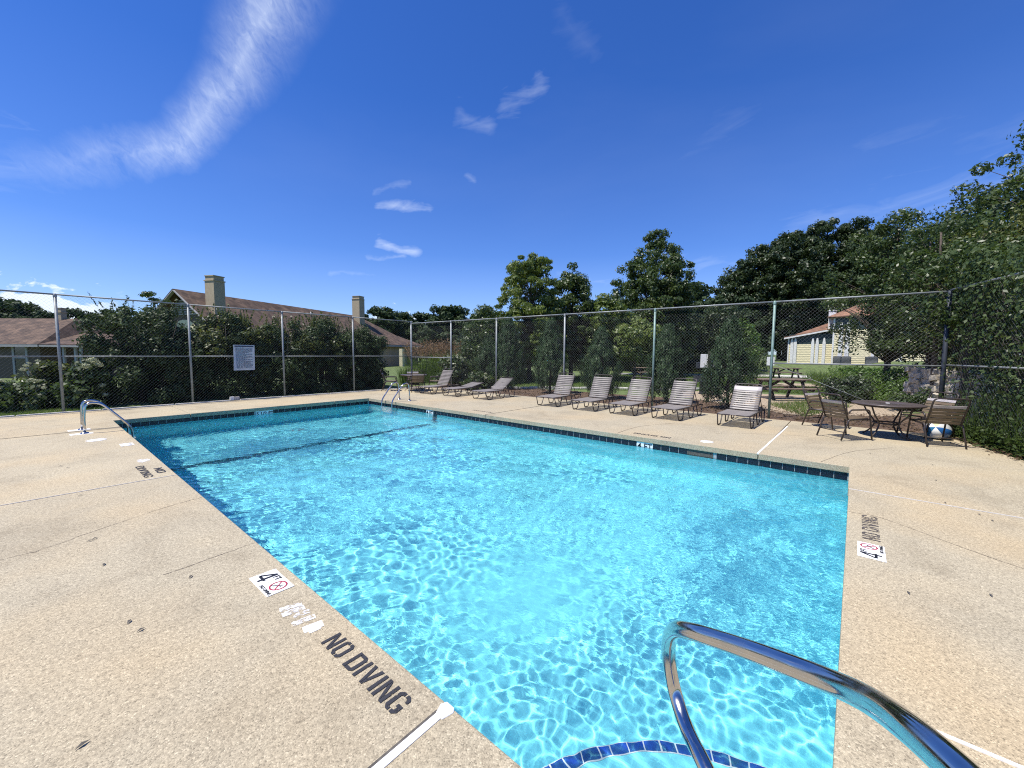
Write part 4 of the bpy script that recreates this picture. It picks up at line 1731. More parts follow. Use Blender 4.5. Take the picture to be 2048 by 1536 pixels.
def left_house():
    org = Vector((-.6, 47.2, -.5))
    d = Vector((.604, -.797, 0)).normalized()            # along the facade, to the right
    n = Vector((-.797, -.604, 0)).normalized()           # towards the pool
    if n.y > 0:
        n = -n
    e = tag(empty('low_house', org), 'low house with a dark brown hip roof and white window trim at the left edge', 'house')
    Z = Vector((0, 0, 1))
    F0 = Vector((-.7, 47.2, 0))
    ez, rz_ = 1.95, 4.10
    a, b = F0 - d * 9, F0 + d * 1.95
    m = MB()
    back = -n * 7.0
    ea, eb = a + n * .5 + Z * ez, b + d * .5 + n * .5 + Z * ez
    ec, ed = b + d * .5 + back - n * .5 + Z * ez, a + back - n * .5 + Z * ez
    ra, rb = a + back / 2 + Z * rz_, b - d * 1.1 + back / 2 + Z * rz_
    thick_quad(m, [ea, eb, rb, ra])
    thick_quad(m, [eb, ec, rb])
    thick_quad(m, [ec, ed, ra, rb])
    # lower porch roof carrying on to the right
    pa, pb = b + n * .5 + Z * ez, b + d * 3.6 + n * .5 + Z * (ez - .02)
    pc, pd = b + d * 3.0 + back * .5 + Z * (ez + .75), b - d * .8 + back * .5 + Z * (ez + 1.1)
    thick_quad(m, [pa + Z * .01, pb, pc, pd])
    roof = m.build('roof', M['roof'], e, org)
    rc = rb - d * 1.15
    chimney(roof, (rc.x - 0.1, rc.y), math.atan2(d.y, d.x), .42, 3.7, 4.95, M['tan'], org=org)
    w = MB()
    w.poly([(p.x, p.y) for p in (a, b, b + back, a + back)], -.9, ez - .05)
    w.build('wall', M['brown_wall'], e, org)
    f = MB()
    f.beam(ea - Z * .12, eb - Z * .12, .05, .18)
    f.beam(pa + d * .6 - Z * .12, pb - Z * .12, .05, .14)
    f.build('fascia', M['trim_grey'], e, org)
    rot = Matrix((d, -n, Z)).transposed().to_4x4()
    # tall window with a transom
    wc = F0 + d * .42
    fr = MB()
    for s in (-.52, .52):
        fr.box(wc + d * s + n * .04 + Z * .66, (.16, .09, 2.5), M=rot)
    fr.box(wc + n * .05 + Z * .95, (.90, .08, .10), M=rot)
    win = fr.build('window', M['trim_grey'], e, org)
    for (z, h) in ((1.42, .80), (.12, 1.45)):
        MB().box(wc + n * .02 + Z * z, (.88, .05, h), M=rot).build('pane', M['glass'], win, org)
    for s in (2.2, 3.1, 3.5):
        MB().box(b + d * (s - .1) + n * .2 + Z * .55, (.13, .13, 2.6), M=rot).build('porch_post', M['trim_grey'], e, org)


left_house()


def plain_roof_house(name, c, d, L, Wd, ez, rz_, gz, label, mat='roof'):
    d = Vector((*d, 0)).normalized()
    n = Vector((d.y, -d.x, 0))
    c = Vector((*c, 0))
    Z = Vector((0, 0, 1))
    org = c + Z * gz
    e = tag(empty(name, org), label, 'house')
    h, w = L / 2, Wd / 2
    m = MB()
    A, B = c - d * h + Z * rz_, c + d * h + Z * rz_
    thick_quad(m, [A, c - d * h + n * w + Z * ez, c + d * h + n * w + Z * ez, B])
    thick_quad(m, [B, c + d * h - n * w + Z * ez, c - d * h - n * w + Z * ez, A])
    m.build('roof', M[mat], e, org)
    b = MB()
    k = .9
    b.poly([(p.x, p.y) for p in (c - d * h * .96 + n * w * k, c + d * h * .96 + n * w * k, c + d * h * .96 - n * w * k, c - d * h * .96 - n * w * k)], gz - .2, ez + .05)
    for s in (-1, 1):
        p = c + d * (h * .955 * s)
        b.add([p + n * w * k + Z * ez, p - n * w * k + Z * ez, p + Z * (rz_ - .25)], [(0, 1, 2)])
    b.build('wall', M['tan'], e, org)
    t = MB()
    for s in (-1, 1):
        for q in (-1, 1):
            t.beam(c + d * (h * s) + Z * (rz_ - .08), c + d * (h * s) + n * (w * q) + Z * (ez - .08), .06, .16, up=tuple(d))
    t.beam(c - d * h + n * w + Z * (ez - .1), c + d * h + n * w + Z * (ez - .1), .05, .16)
    t.build('trim', M['trim'], e, org)


plain_roof_house('far_house', (2.4, 62.5), (1, -.45), 7.5, 5, 2.5, 3.15, -.5, 'far brown roof between the low house and the hedge')
plain_roof_house('gabled_house', (8.4, 58.5), (.35, 1), 9, 7.6, 2.45, 5.0, -.5, 'distant gabled house with white rakes, half hidden by the left end of the hedge')
plain_roof_house('garden_house', (46, 27.5), (.64, -.76), 8, 7, 2.3, 3.3, 0, 'small brown-roofed house glimpsed beneath the trees behind the fence')


def yellow_house():
    org = (54.2, 0, .66)
    e = tag(empty('yellow_house', org), 'yellow sided house with white pointed boards and an orange-brown roof, beyond the picnic yard', 'house')
    g = .3
    X = 54.2

    def siding(y0, y1, z0, z1, x):
        m = MB()
        z = z0
        while z < z1 - .02:
            h = min(.19, z1 - z)
            m.add([(x - .022, y0, z), (x - .022, y1, z), (x, y1, z + h), (x, y0, z + h), (x + .1, y0, z), (x + .1, y1, z)], [(0, 3, 2, 1), (0, 1, 5, 4)])
            z += .19
        return m
    siding(1.92, 5.78, g, 2.72, X).build('siding', M['yellow'], e, org)
    siding(-5.8, 1.90, g, 4.15, X - .9).build('siding', M['yellow'], e, org)
    MB().bbox((X + .03, 1.92, 2.72), (X + .2, 5.78, 3.8)).build('eave_shade_panel', M['eave_shade'], e, org)  # shade below the eaves built as a dark panel, both blocks
    MB().bbox((X - .87, -5.8, 4.15), (X - .7, 1.90, 5.6)).build('eave_shade_panel', M['eave_shade'], e, org)
    b = MB()
    b.bbox((X + .1, 1.92, g), (X + 11, 5.76, 3.7)).bbox((X - .8, -5.8, g), (X + 11, 1.90, 5.2))
    b.build('wall', M['tan'], e, org)

    def pointed(y, w, z1, x, nm='pointed_board'):
        m = MB()
        pts = [(-w / 2, g), (w / 2, g), (w / 2, z1 - .55), (.06, z1), (-.06, z1), (-w / 2, z1 - .55)]
        k = len(pts)
        m.add([(x - .06, y + p[0], p[1]) for p in pts] + [(x - .015, y + p[0], p[1]) for p in pts],
              [tuple(range(k)), tuple(range(k, 2 * k))[::-1]] + [(i, k + i, k + (i + 1) % k, (i + 1) % k) for i in range(k)])
        m.build(nm, M['trim'], e, org)
    for y in (5.46, 5.16, 3.62, 3.24, 3.0 - .34):
        pointed(y, .27, 3.38, X - .03)
    for y in (1.30, .78):
        pointed(y, .34, 4.9, X - .93)
    for y in (-1.2, -3.2):
        MB().bbox((X - .955, y - .12, g), (X - .91, y + .12, 4.3)).build('trim_board', M['trim'], e, org)
    MB().bbox((X - .93, 1.82, g), (X - .80, 1.96, 5.4)).build('corner_board', M['trim'], e, org)
    MB().bbox((X - .04, 5.72, g), (X + .06, 5.84, 3.5)).build('corner_board', M['trim'], e, org)
    m = MB()
    thick_quad(m, [(X - .24, 6.15, 3.42), (X + 9, 6.15, 3.6), (X + 9, 1.6, 5.95), (X - .24, 1.6, 4.30)], .14)
    thick_quad(m, [(X - 1.16, 2.4, 5.35), (X + 9, 2.4, 5.9), (X + 9, -.6, 7.8), (X + 2.5, -.6, 7.1)], .14)
    thick_quad(m, [(X - 1.16, -6.3, 5.35), (X - 1.16, 2.4, 5.35), (X + 2.5, -.6, 7.1), (X + 2.5, -3.4, 7.1)], .14)
    roof = m.build('roof', M['roof2'], e, org)
    chimney(roof, (X + .9, 2.15), 0, .62, 4.2, 6.6, M['trim'], org=org)
    MB().beam((X - .27, 6.2, 3.36), (X - .27, 1.9, 4.24), .05, .16).build('fascia', M['trim'], e, org)


yellow_house()
for (y, w, lab) in ((1.45, .62, 'dark air conditioner by the white boards of the yellow house'), (.75, .78, 'grey air conditioner standing second along the yellow house wall'), (-1.15, .95, 'larger grey air conditioner half hidden by leaves at the yellow house')):
    e = tag(empty('air_conditioner', (52.6, y, .66)), lab, 'air conditioner', 'air conditioners at the yellow house')
    MB().bbox((-.35, -w / 2, 0), (.35, w / 2, .78)).build('cabinet', M['iron'], e, bevel=.03)
    gr = MB()
    for k in range(6):
        gr.bbox((-.375, -w / 2 + .05, .10 + k * .11), (-.352, w / 2 - .05, .13 + k * .11))
    gr.build('grille', M['trim_grey'], e)
    MB().lathe([(.05, .785), (.28, .785), (.30, .80), (.28, .815), (.05, .815)], 20).build('fan_guard', M['galv'], e)


# ------------------------------------------------------------------ picnic yard
def make_picnic():
    root = empty('picnic_table')
    L = 1.65
    me = None
    for (y, z, n0) in ((0, .68, 5), (-.64, .40, 2), (.64, .40, 2)):
        for k in range(n0):
            yy = y + (k - (n0 - 1) / 2) * .132
            if me is None:
                o = MB().box((0, 0, 0), (L, .122, .036)).build('plank', M['wood'], root, bevel=.005)
                me = o.data
            else:
                o = link('plank', me, root)
            o.location = (0, yy, z)
            o.scale = (1 + .01 * math.sin(7 * yy), 1, 1)
    for s in (-1, 1):
        x = s * (L / 2 - .26)
        for q in (-1, 1):
            MB().beam((x, q * .52, 0), (x, q * .20, .66), .045, .09, up=(1, 0, 0)).build('leg', M['wood_dark'], root)
        MB().beam((x + .05 * s, -.76, .36), (x + .05 * s, .76, .36), .04, .10).build('bench_bearer', M['wood_dark'], root)
        MB().beam((x + .05 * s, -.32, .64), (x + .05 * s, .32, .64), .04, .08).build('top_bearer', M['wood_dark'], root)
        MB().beam((x, 0, .36), (x - s * .5, 0, .64), .04, .08).build('brace', M['wood_dark'], root)
    return root


pt = make_picnic()
PG = 'wooden picnic tables'
place(pt, 16.95, 1.95, -50, 'weathered picnic table in the gravel yard, seen past the fence post', 'picnic table', PG)
pt.location.z = .0
p2 = place(copy_tree(pt), 32.3, 3.5, -62, 'picnic table farther off on the lawn before the yellow house', 'picnic table', PG)
p2.location.z = float(terrain(32.3, 3.5)) + .02
p3 = place(copy_tree(pt), 25.4, 10.2, -40, 'picnic table on the lawn half hidden behind the third conifer', 'picnic table', PG)
p3.location.z = float(terrain(25, 10)) + .02

gl = tag(empty('barbecue_grill', (16.85, 4.45, -.02), R(-65)), 'dark block barbecue grill standing between two conifers', 'grill')
MB().bbox((-.15, -.15, 0), (.15, .15, .50)).build('pedestal', M['iron'], gl, bevel=.01)
k = MB()
k.bbox((-.36, -.26, .50), (.36, .26, .54)).bbox((-.36, -.26, .54), (.36, -.24, .74)).bbox((-.36, .24, .54), (.36, .26, .74)).bbox((-.36, -.24, .54), (-.34, .24, .74))
k.build('firebox', M['iron'], gl)
k = MB()
for i in range(9):
    k.tube([(-.33 + i * .08, -.24, .72), (-.33 + i * .08, .24, .72)], .008, 5)
k.build('grate', M['iron'], gl)
k = MB()
k.bbox((-.06, -.05, .74), (.06, .05, 1.02)).bbox((-.30, -.2, 1.02), (.30, .2, 1.25))
k.build('hood', M['iron'], gl, bevel=.01)


def sign_post(loc, rz, h, W, H, label, pw=.09):
    e = tag(empty('sign_post', loc, rz), label, 'sign')
    MB().bbox((-pw / 2, -pw / 2, 0), (pw / 2, pw / 2, h)).build('post', M['wood_dark'], e, bevel=.006)
    MB().bbox((pw / 2 + .001, -W / 2, h - H - .10), (pw / 2 + .022, W / 2, h - .10)).build('panel', M['white'], e, bevel=.004)
    return e


sign_post((14.2, 3.63, -.02), R(14), 1.66, .52, .44, 'white sign board seen from behind on a dark post among the conifers')
sign_post((24.6, 3.35, -.02), R(8), 1.55, .34, .44, 'small white sign on a thin post, farther back beside the greenish fence post', pw=.05)

# utility pole
e = tag(empty('utility_pole', (4.45, 88.4, -.5)), 'thin utility pole with a cross arm before the far trees at left', 'utility pole')
MB().tube([(0, 0, 0), (0, 0, 6.4)], .09, 8).build('pole', M['wood_dark'], e)
MB().beam((-1.0, .3, 5.9), (1.0, -.3, 5.9), .12, .12).build('cross_arm', M['wood_dark'], e)
k = MB()
for s in (-.9, -.3, .3, .9):
    k.lathe([(.05, 0), (.06, .08), (.03, .16), (0, .17)], 8, (s, -s * .3, 5.97))
k.build('insulators', M['galv'], e)

# stacked stone wall in the far right corner
sw = tag(empty('stone_wall', (13.6, -2.1, 0)), 'pale dry-stone wall behind the dark corner post', 'wall')
a, b_ = Vector((13.2, -2.22, 0)), Vector((16.8, -1.35, 0))
d = (b_ - a).normalized()
L = (b_ - a).length
rs = random.Random(8)
stones = []
for q in range(4):
    v = []
    for p in ((-.5, -.5, -.5), (.5, -.5, -.5), (.5, .5, -.5), (-.5, .5, -.5), (-.5, -.5, .5), (.5, -.5, .5), (.5, .5, .5), (-.5, .5, .5)):
        v.append([c * rs.uniform(.62, 1.05) for c in p])
    mm = MB().add(v, [(0, 3, 2, 1), (4, 5, 6, 7), (0, 1, 5, 4), (1, 2, 6, 5), (2, 3, 7, 6), (3, 0, 4, 7)])
    stones.append(mm)
sm = [None] * 4
for row in range(8):
    s = rs.uniform(-.15, .1)
    while s < L:
        w = rs.uniform(.16, .40)
        k = rs.randrange(4)
        if sm[k] is None:
            o = stones[k].build('stone', M['stone'], sw, bevel=.03)
            sm[k] = o.data
        else:
            o = link('stone', sm[k], sw)
            bv = o.modifiers.new('bevel', 'BEVEL')
            bv.width = .05
            bv.segments = 2
        p = a + d * (s + w / 2)
        o.location = (p.x - 13.6, p.y + 2.1 + rs.uniform(-.06, .06), .08 + row * .148 + rs.uniform(-.015, .015))
        o.scale = (w * 1.12, .36, .175)
        o.rotation_euler = (rs.uniform(-.14, .14), rs.uniform(-.14, .14), math.atan2(d.y, d.x) + rs.uniform(-.08, .08))
        s += w


# ------------------------------------------------------------------ foliage
def leaf_quads(P, Nn, size, aspect=.5, jitter=.9, up=.25, fold=.25, axis=None, axis_w=0.0):
    """one folded diamond per point; Nn = rough outward normal"""
    n = len(P)
    N_ = Nn + rng.normal(0, jitter, (n, 3)) * .6 + np.array([0, 0, up])
    N_ /= np.linalg.norm(N_, axis=1, keepdims=True) + 1e-9
    T = rng.normal(0, 1, (n, 3))
    if axis is not None:
        T = T * (1 - axis_w) + axis * axis_w * 2
    T -= N_ * np.sum(T * N_, 1, keepdims=True)
    T /= np.linalg.norm(T, axis=1, keepdims=True) + 1e-9
    B = np.cross(N_, T)
    s = size * rng.uniform(.6, 1.35, (n, 1))
    hl, hw = s * .5, s * aspect * .5
    V = np.stack([P - T * hl, P + B * hw + N_ * hw * fold - T * hl * .1, P + T * hl, P - B * hw + N_ * hw * fold - T * hl * .1], 1).reshape(-1, 3)
    Q = np.arange(4 * n).reshape(n, 4)
    return V, Q


def clump_points(C, r, m, flat=.75, shell=.55):
    """m points on fuzzy shells round every clump centre"""
    k = len(C)
    D = rng.normal(0, 1, (k, m, 3))
    D /= np.linalg.norm(D, axis=2, keepdims=True)
    rad = (shell + (1 - shell) * rng.random((k, m, 1))) * np.asarray(r).reshape(-1, 1, 1)
    S = D * np.array([1, 1, flat])
    P = C[:, None, :] + S * rad
    return P.reshape(-1, 3), D.reshape(-1, 3)


def crown_centres(prof, h0, h1, n, squash=1.0, bias=.45, lean=(0, 0)):
    """clump centres inside a body of revolution; prof = [(t, radius)]"""
    t = rng.random(n * 6)
    tt, rr = zip(*prof)
    rad = np.interp(t, tt, rr)
    keep = rng.random(n * 6) < (rad / max(rr)) ** 1.2 + .03
    t, rad = t[keep][:n], rad[keep][:n]
    a = rng.random(len(t)) * 2 * np.pi
    q = rng.random(len(t)) ** bias
    wob = 1 + .16 * np.sin(3 * a + 5 * t) + .10 * np.sin(5 * a - 9 * t)
    x, y = np.cos(a) * q * rad * wob, np.sin(a) * q * rad * squash * wob
    z = h0 + t * (h1 - h0)
    return np.stack([x + lean[0] * t, y + lean[1] * t, z], 1)


def limb_mesh(C, h0, h1, tr, share=.5, lean=(0, 0), trunks=1, spread=.0):
    m = MB()
    for q in range(trunks):
        a = 2 * math.pi * q / max(1, trunks) + .6
        ox, oy = math.cos(a) * spread * (trunks > 1), math.sin(a) * spread * (trunks > 1)
        pts, rs_ = [], []
        for k in range(9):
            t = k / 8
            z = -.25 + t * (h1 * .93 + .25)
            f = max(0, (z - h0 * .5)) / max(.1, h1 - h0 * .5)
            pts.append((ox * (1 + 1.6 * t) + lean[0] * f + .03 * h1 * .12 * math.sin(3 * t + q), oy * (1 + 1.6 * t) + lean[1] * f + .03 * h1 * .12 * math.cos(4 * t), z))
            rs_.append(tr * (1.15 - t) ** .8 * (1.25 if k == 0 else 1) + .006)
        m.tube(pts, rs_, 8)
        if q == 0:
            main = pts
    step = max(1, int(1 / share))
    for c in C[::step]:
        zb = max(h0 * .75, c[2] - np.hypot(c[0], c[1]) * .9 - .2)
        zb = min(zb, h1 * .85)
        t = (zb + .25) / (h1 * .93 + .25)
        i = min(7, int(t * 8))
        f = t * 8 - i
        A = Vector(main[i]).lerp(Vector(main[i + 1]), f)
        B = Vector(c)
        mid = A.lerp(B, .5) + Vector((0, 0, .12 * (B - A).length))
        r0 = tr * .33 * max(.25, 1 - t)
        m.tube([A, mid, B], [r0 + .004, r0 * .6 + .003, .004], 5, cap=False)
    return m


def tree(name, label, loc, prof, h0, h1, n, rc, per, leaf, mat, tr, cat='tree', group=None, aspect=.5, flat=.75, bias=.45, squash=1.0, lean=(0, 0), share=.5,
         trunks=1, spread=0, rz=0, up=.25, jitter=.9, trunk=True, crown='crown', shell=.55):
    e = tag(empty(name, loc, rz), label, cat, group)
    C = crown_centres(prof, h0, h1, n, squash, bias, lean)
    r = rc * rng.uniform(.65, 1.35, len(C))
    P, D = clump_points(C, r, per, flat, shell)
    V, Q = leaf_quads(P, D, leaf, aspect, jitter, up)
    link(crown, np_mesh(crown, V, Q, M[mat]), e)
    if trunk:
        limb_mesh(C, h0, h1, tr, share, lean, trunks, spread).build('trunk', M['bark'], e)
    return e


# hedge of big shrubs behind the back fence
HG = 'big shrubs of the hedge behind the back fence'


def hedge_shrub(x, y, rx, ry, h, n, label, mats, leafs, h0=-.05, shoot=0):
    e = tag(empty('hedge_shrub', (x, y, float(terrain(x, y)))), label, 'shrub', HG)
    prof = [(0, 1.0), (.15, 1.02), (.5, 1.0), (.8, .86), (.93, .62), (1, .30)]
    for q, (mt, lf, shr) in enumerate(zip(mats, leafs, (1.0, .0) if len(mats) == 1 else (.72, .28))):
        C = crown_centres(prof, h0, h - .18, int(n * shr), 1.0, .42)
        C[:, 0] *= rx
        C[:, 1] *= ry
        if q == 1:
            C = C[C[:, 2] > h * .35]
        P, D = clump_points(C, .34 * rng.uniform(.6, 1.3, len(C)), 250, .9, .25)
        V, Q = leaf_quads(P, D, lf, .50)
        link('foliage', np_mesh('foliage', V, Q, M[mt]), e)
    if shoot:
        pts, dr = [], []
        for k in range(shoot):
            a = rng.random() * 6.28
            q = rng.random() ** .5
            bx, by = math.cos(a) * q * rx * .8, math.sin(a) * q * ry * .6
            ln = rng.uniform(.25, .6)
            tx, ty = rng.normal(0, .25, 2)
            for j in range(16):
                t = j / 15
                pts.append((bx + tx * t * ln, by + ty * t * ln, h - .35 + t * ln + .05))
                dr.append((rng.normal(0, 1), rng.normal(0, 1), .3))
        V, Q = leaf_quads(np.array(pts), np.array(dr), leafs[-1] * .8, .42)
        tag(link('shoots', np_mesh('shoots', V, Q, M[mats[-1]]), e), kind='stuff')
    s = MB()
    for k in range(9):
        a = random.random() * 6.28
        q = random.uniform(.2, .8)
        s.tube([(math.cos(a) * .2, math.sin(a) * .2, -.1), (math.cos(a) * rx * q * .6, math.sin(a) * ry * q * .6, h * .45), (math.cos(a) * rx * q, math.sin(a) * ry * q, h * .85)], [.035, .022, .008], 6)
    s.build('stems', M['stem'], e)
    return e


hedge_shrub(2.35, 16.55, 1.40, 1.15, 2.92, 165, 'big dark glossy shrub at the left end of the hedge, beside the flowering shrubs', ['leaf_hedge'], [.105], shoot=26)
hedge_shrub(4.45, 16.60, 1.30, 1.15, 2.84, 150, 'hedge shrub with yellowish leaves behind the notice board', ['leaf_hedge', 'leaf_olive'], [.10, .13], shoot=34)
hedge_shrub(6.15, 16.55, 1.15, 1.10, 2.74, 130, 'dark hedge shrub just right of the notice board', ['leaf_hedge', 'leaf_olive'], [.10, .12], shoot=26)
hedge_shrub(7.65, 16.60, 1.20, 1.10, 2.86, 145, 'hedge shrub with loose light shoots on top, below the house roof', ['leaf_hedge', 'leaf_olive'], [.10, .12], shoot=46)
hedge_shrub(9.15, 16.40, 1.00, 1.05, 2.74, 125, 'rounded dark shrub at the right end of the hedge, by the far table', ['leaf_hedge'], [.095], shoot=8)
hedge_shrub(10.15, 17.3, .55, .5, 1.05, 26, 'low bright shrub filling the gap at the end of the hedge', ['leaf_mid'], [.10])


# flowering shrubs at the left
head_me = None


def hydrangea(x, y, rx, ry, h, n, heads, label, mat='leaf_mid'):
    e = tag(empty('flowering_shrub', (x, y, float(terrain(x, y)))), label, 'shrub', 'flowering shrubs left of the hedge')
    C = crown_centres([(0, .8), (.4, 1), (.8, .8), (1, .4)], .1, h - .12, n, 1.0, .45)
    C[:, 0] *= rx
    C[:, 1] *= ry
    P, D = clump_points(C, .26 * rng.uniform(.6, 1.3, len(C)), 85, .8, .3)
    V, Q = leaf_quads(P, D, .135, .55)
    link('foliage', np_mesh('foliage', V, Q, M[mat]), e)
    global head_me
    if head_me is None:
        d_ = rng.normal(0, 1, (130, 3))
        d_ /= np.linalg.norm(d_, axis=1, keepdims=True)
        V, Q = leaf_quads(d_ * np.array([1, 1, .62]) * rng.uniform(.6, 1.12, (130, 1)), d_, .38, .9, .6)
        head_me = np_mesh('flower_head', V, Q, M['flower'])
    for (hx, hy, hz, hr) in heads:
        o = link('flower_head', head_me, e)
        o.location = (hx, hy, hz)
        o.scale = (hr, hr, hr)
        o.rotation_euler = (random.uniform(-.4, .4), random.uniform(-.4, .4), random.random() * 6)
    s = MB()
    for k in range(14):
        a = random.random() * 6.28
        s.tube([(0, 0, -.05), (math.cos(a) * rx * .5, math.sin(a) * ry * .5, h * .55), (math.cos(a) * rx * .8, math.sin(a) * ry * .8, h * .85)], [.015, .01, .005], 5)
    s.build('stems', M['stem'], e)


def heads(n, rx, ry, h, z0=.45):
    out = []
    for k in range(n):
        a = -math.pi / 2 + random.uniform(-1.7, 1.7)
        q = random.uniform(.55, 1.0)
        z = random.uniform(z0, 1.0)
        w = math.sqrt(max(.1, 1 - (z - .3) ** 2))
        out.append((math.cos(a) * rx * q * w, math.sin(a) * ry * q * w, h * z, random.uniform(.035, .072)))
    return out


hydrangea(-1.6, 16.9, 1.0, .7, .85, 45, heads(14, 1.0, .7, .85, .7), 'flowering shrub with cream flower heads at the left edge')
hydrangea(-.35, 16.5, .85, .65, .80, 46, heads(18, .85, .65, .80, .7), 'low flowering shrub crowded with cream flower heads behind the left-hand fence bay')
hydrangea(.30, 17.0, .62, .6, 1.30, 46, heads(6, .62, .6, 1.30, .8), 'taller flowering shrub with brownish stems behind the first fence post', 'leaf_olive')
hydrangea(.92, 16.1, .50, .55, 1.12, 34, [(.15, -.35, 1.30, .11), (.28, -.3, 1.18, .10), (.02, -.42, 1.14, .10), (.3, -.5, .62, .08), (-.1, -.5, .5, .07), (.35, -.52, .36, .07)],
          'small flowering shrub with big cream heads against the hedge')


# lawn strip along the fence at the left
def blades(name, poly_pts, n, h, w, mat, lab=None):
    xs = [p[0] for p in poly_pts]
    ys_ = [p[1] for p in poly_pts]
    P = np.stack([rng.uniform(min(xs), max(xs), n * 3), rng.uniform(min(ys_), max(ys_), n * 3)], 1)
    c = np.zeros(len(P), bool)
    k = len(poly_pts)
    for i in range(k):
        x1, y1 = poly_pts[i]
        x2, y2 = poly_pts[(i + 1) % k]
        c ^= ((y1 > P[:, 1]) != (y2 > P[:, 1])) & (P[:, 0] < (x2 - x1) * (P[:, 1] - y1) / (y2 - y1 + 1e-12) + x1)
    P = P[c][:n]
    n = len(P)
    z = terrain(P[:, 0], P[:, 1])
    B = np.stack([P[:, 0], P[:, 1], z - .005], 1)
    a = rng.random(n) * 6.283
    hh = h * rng.uniform(.5, 1.4, n)
    ln = rng.normal(0, .45, (n, 2)) * hh[:, None]
    side = np.stack([np.cos(a), np.sin(a), 0 * a], 1) * w * .5
    top = B + np.concatenate([ln, hh[:, None]], 1)
    V = np.stack([B - side, B + side, top], 1).reshape(-1, 3)
    return tag(link(name, np_mesh(name, V, np.arange(3 * n).reshape(n, 3), M[mat])), kind='stuff')


blades('lawn_grass', [(-5, 14.98), (1.3, 14.98), (1.3, 15.9), (-5, 15.9)], 9000, .06, .010, 'blade')
blades('lawn_grass', [(16.5, 6.6), (19.6, 3.6), (27, 3.4), (34, 2), (36, 8), (28, 14), (20, 16), (13.8, 15), (15, 9)], 60000, .085, .020, 'blade')
blades('lawn_grass', [(19.8, .4), (24.2, -1.0), (24.2, 2.6), (19.8, 3.4)], 14000, .10, .018, 'blade')
blades('weeds', [(12.3, .9), (15.8, .0), (17, .8), (14.6, 2.0)], 2600, .16, .016, 'blade')


# conifers planted behind the long fence
def conifer(x, y, h, r, label, flop=0.0):
    e = tag(empty('conifer', (x, y, float(terrain(x, y)) + .0)), label, 'conifer', 'dark conifers behind the long fence')
    n = 230
    t = rng.random(n) ** .8
    a = rng.random(n) * 6.283
    rad = r * np.interp(t, [0, .12, .35, .7, 1], [.80, 1.02, 1.0, .48, .03]) * rng.uniform(.55, 1.18, n)
    C = np.stack([np.cos(a) * rad, np.sin(a) * rad, .08 + t * (h - .2)], 1)
    ax = np.stack([np.cos(a) * .35, np.sin(a) * .35, np.ones(n)], 1)
    ax /= np.linalg.norm(ax, axis=1, keepdims=True)
    pts, dr, axs = [], [], []
    m = 95
    for k in range(n):
        u = rng.random((m, 1)) * (.22 + .20 * (1 - t[k])) * (h / 2.3)
        p = C[k] + ax[k] * u + rng.normal(0, .045, (m, 3)) * (1.15 - u)
        pts.append(p)
        dr.append(np.repeat(np.array([[math.cos(a[k]), math.sin(a[k]), .1]]), m, 0))
        axs.append(np.repeat(ax[k][None], m, 0))
    V, Q = leaf_quads(np.concatenate(pts), np.concatenate(dr), .085, .26, .9, 0, .2, np.concatenate(axs), .62)
    link('foliage', np_mesh('foliage', V, Q, M['leaf_juniper']), e)
    s = MB().tube([(0, 0, -.1), (0, 0, h * .85)], [.05, .01], 6)
    for k in range(0, n, 4):
        s.tube([(0, 0, max(.0, C[k][2] - .35)), tuple(C[k])], [.012, .004], 4, cap=False)
    s.build('trunk', M['stem'], e)


conifer(13.35, 11.5, 3.0, .62, 'broad dark conifer beside a fence post, behind the half-lowered lounger')
conifer(12.95, 9.0, 2.75, .48, 'slim dark conifer left of the upright loungers')
conifer(12.70, 6.72, 2.35, .55, 'dark conifer behind the middle lounger of the row')
conifer(13.00, 4.55, 2.40, .52, 'dark conifer just right of a fence post, before the grill')
conifer(12.70, 2.72, 2.45, .52, 'rounded dark conifer in front of the picnic table')
conifer(13.9, 13.2, 2.3, .5, 'conifer farthest along the long fence, next to white flowers')

# shrubs, reeds and flowers behind the far end of the long fence
hydr = hydrangea(12.55, 14.1, .8, .7, 1.45, 60, heads(26, .8, .7, 1.45, .6), 'white-flowered shrub behind the corner bay of the long fence', 'leaf_mid')
hydrangea(12.15, 12.1, .55, .6, .72, 32, heads(16, .55, .6, .72, .6), 'low white-flowered shrub behind the flat lounger', 'leaf_mid')
tree('garden_tree', 'leafy small tree behind the second bay of the long fence', (14.9, 14.3, 0), [(0, .9), (.4, 1.25), (.8, .9), (1, .3)], .6, 3.7, 80, .42, 190, .12, 'leaf_mid', .06)


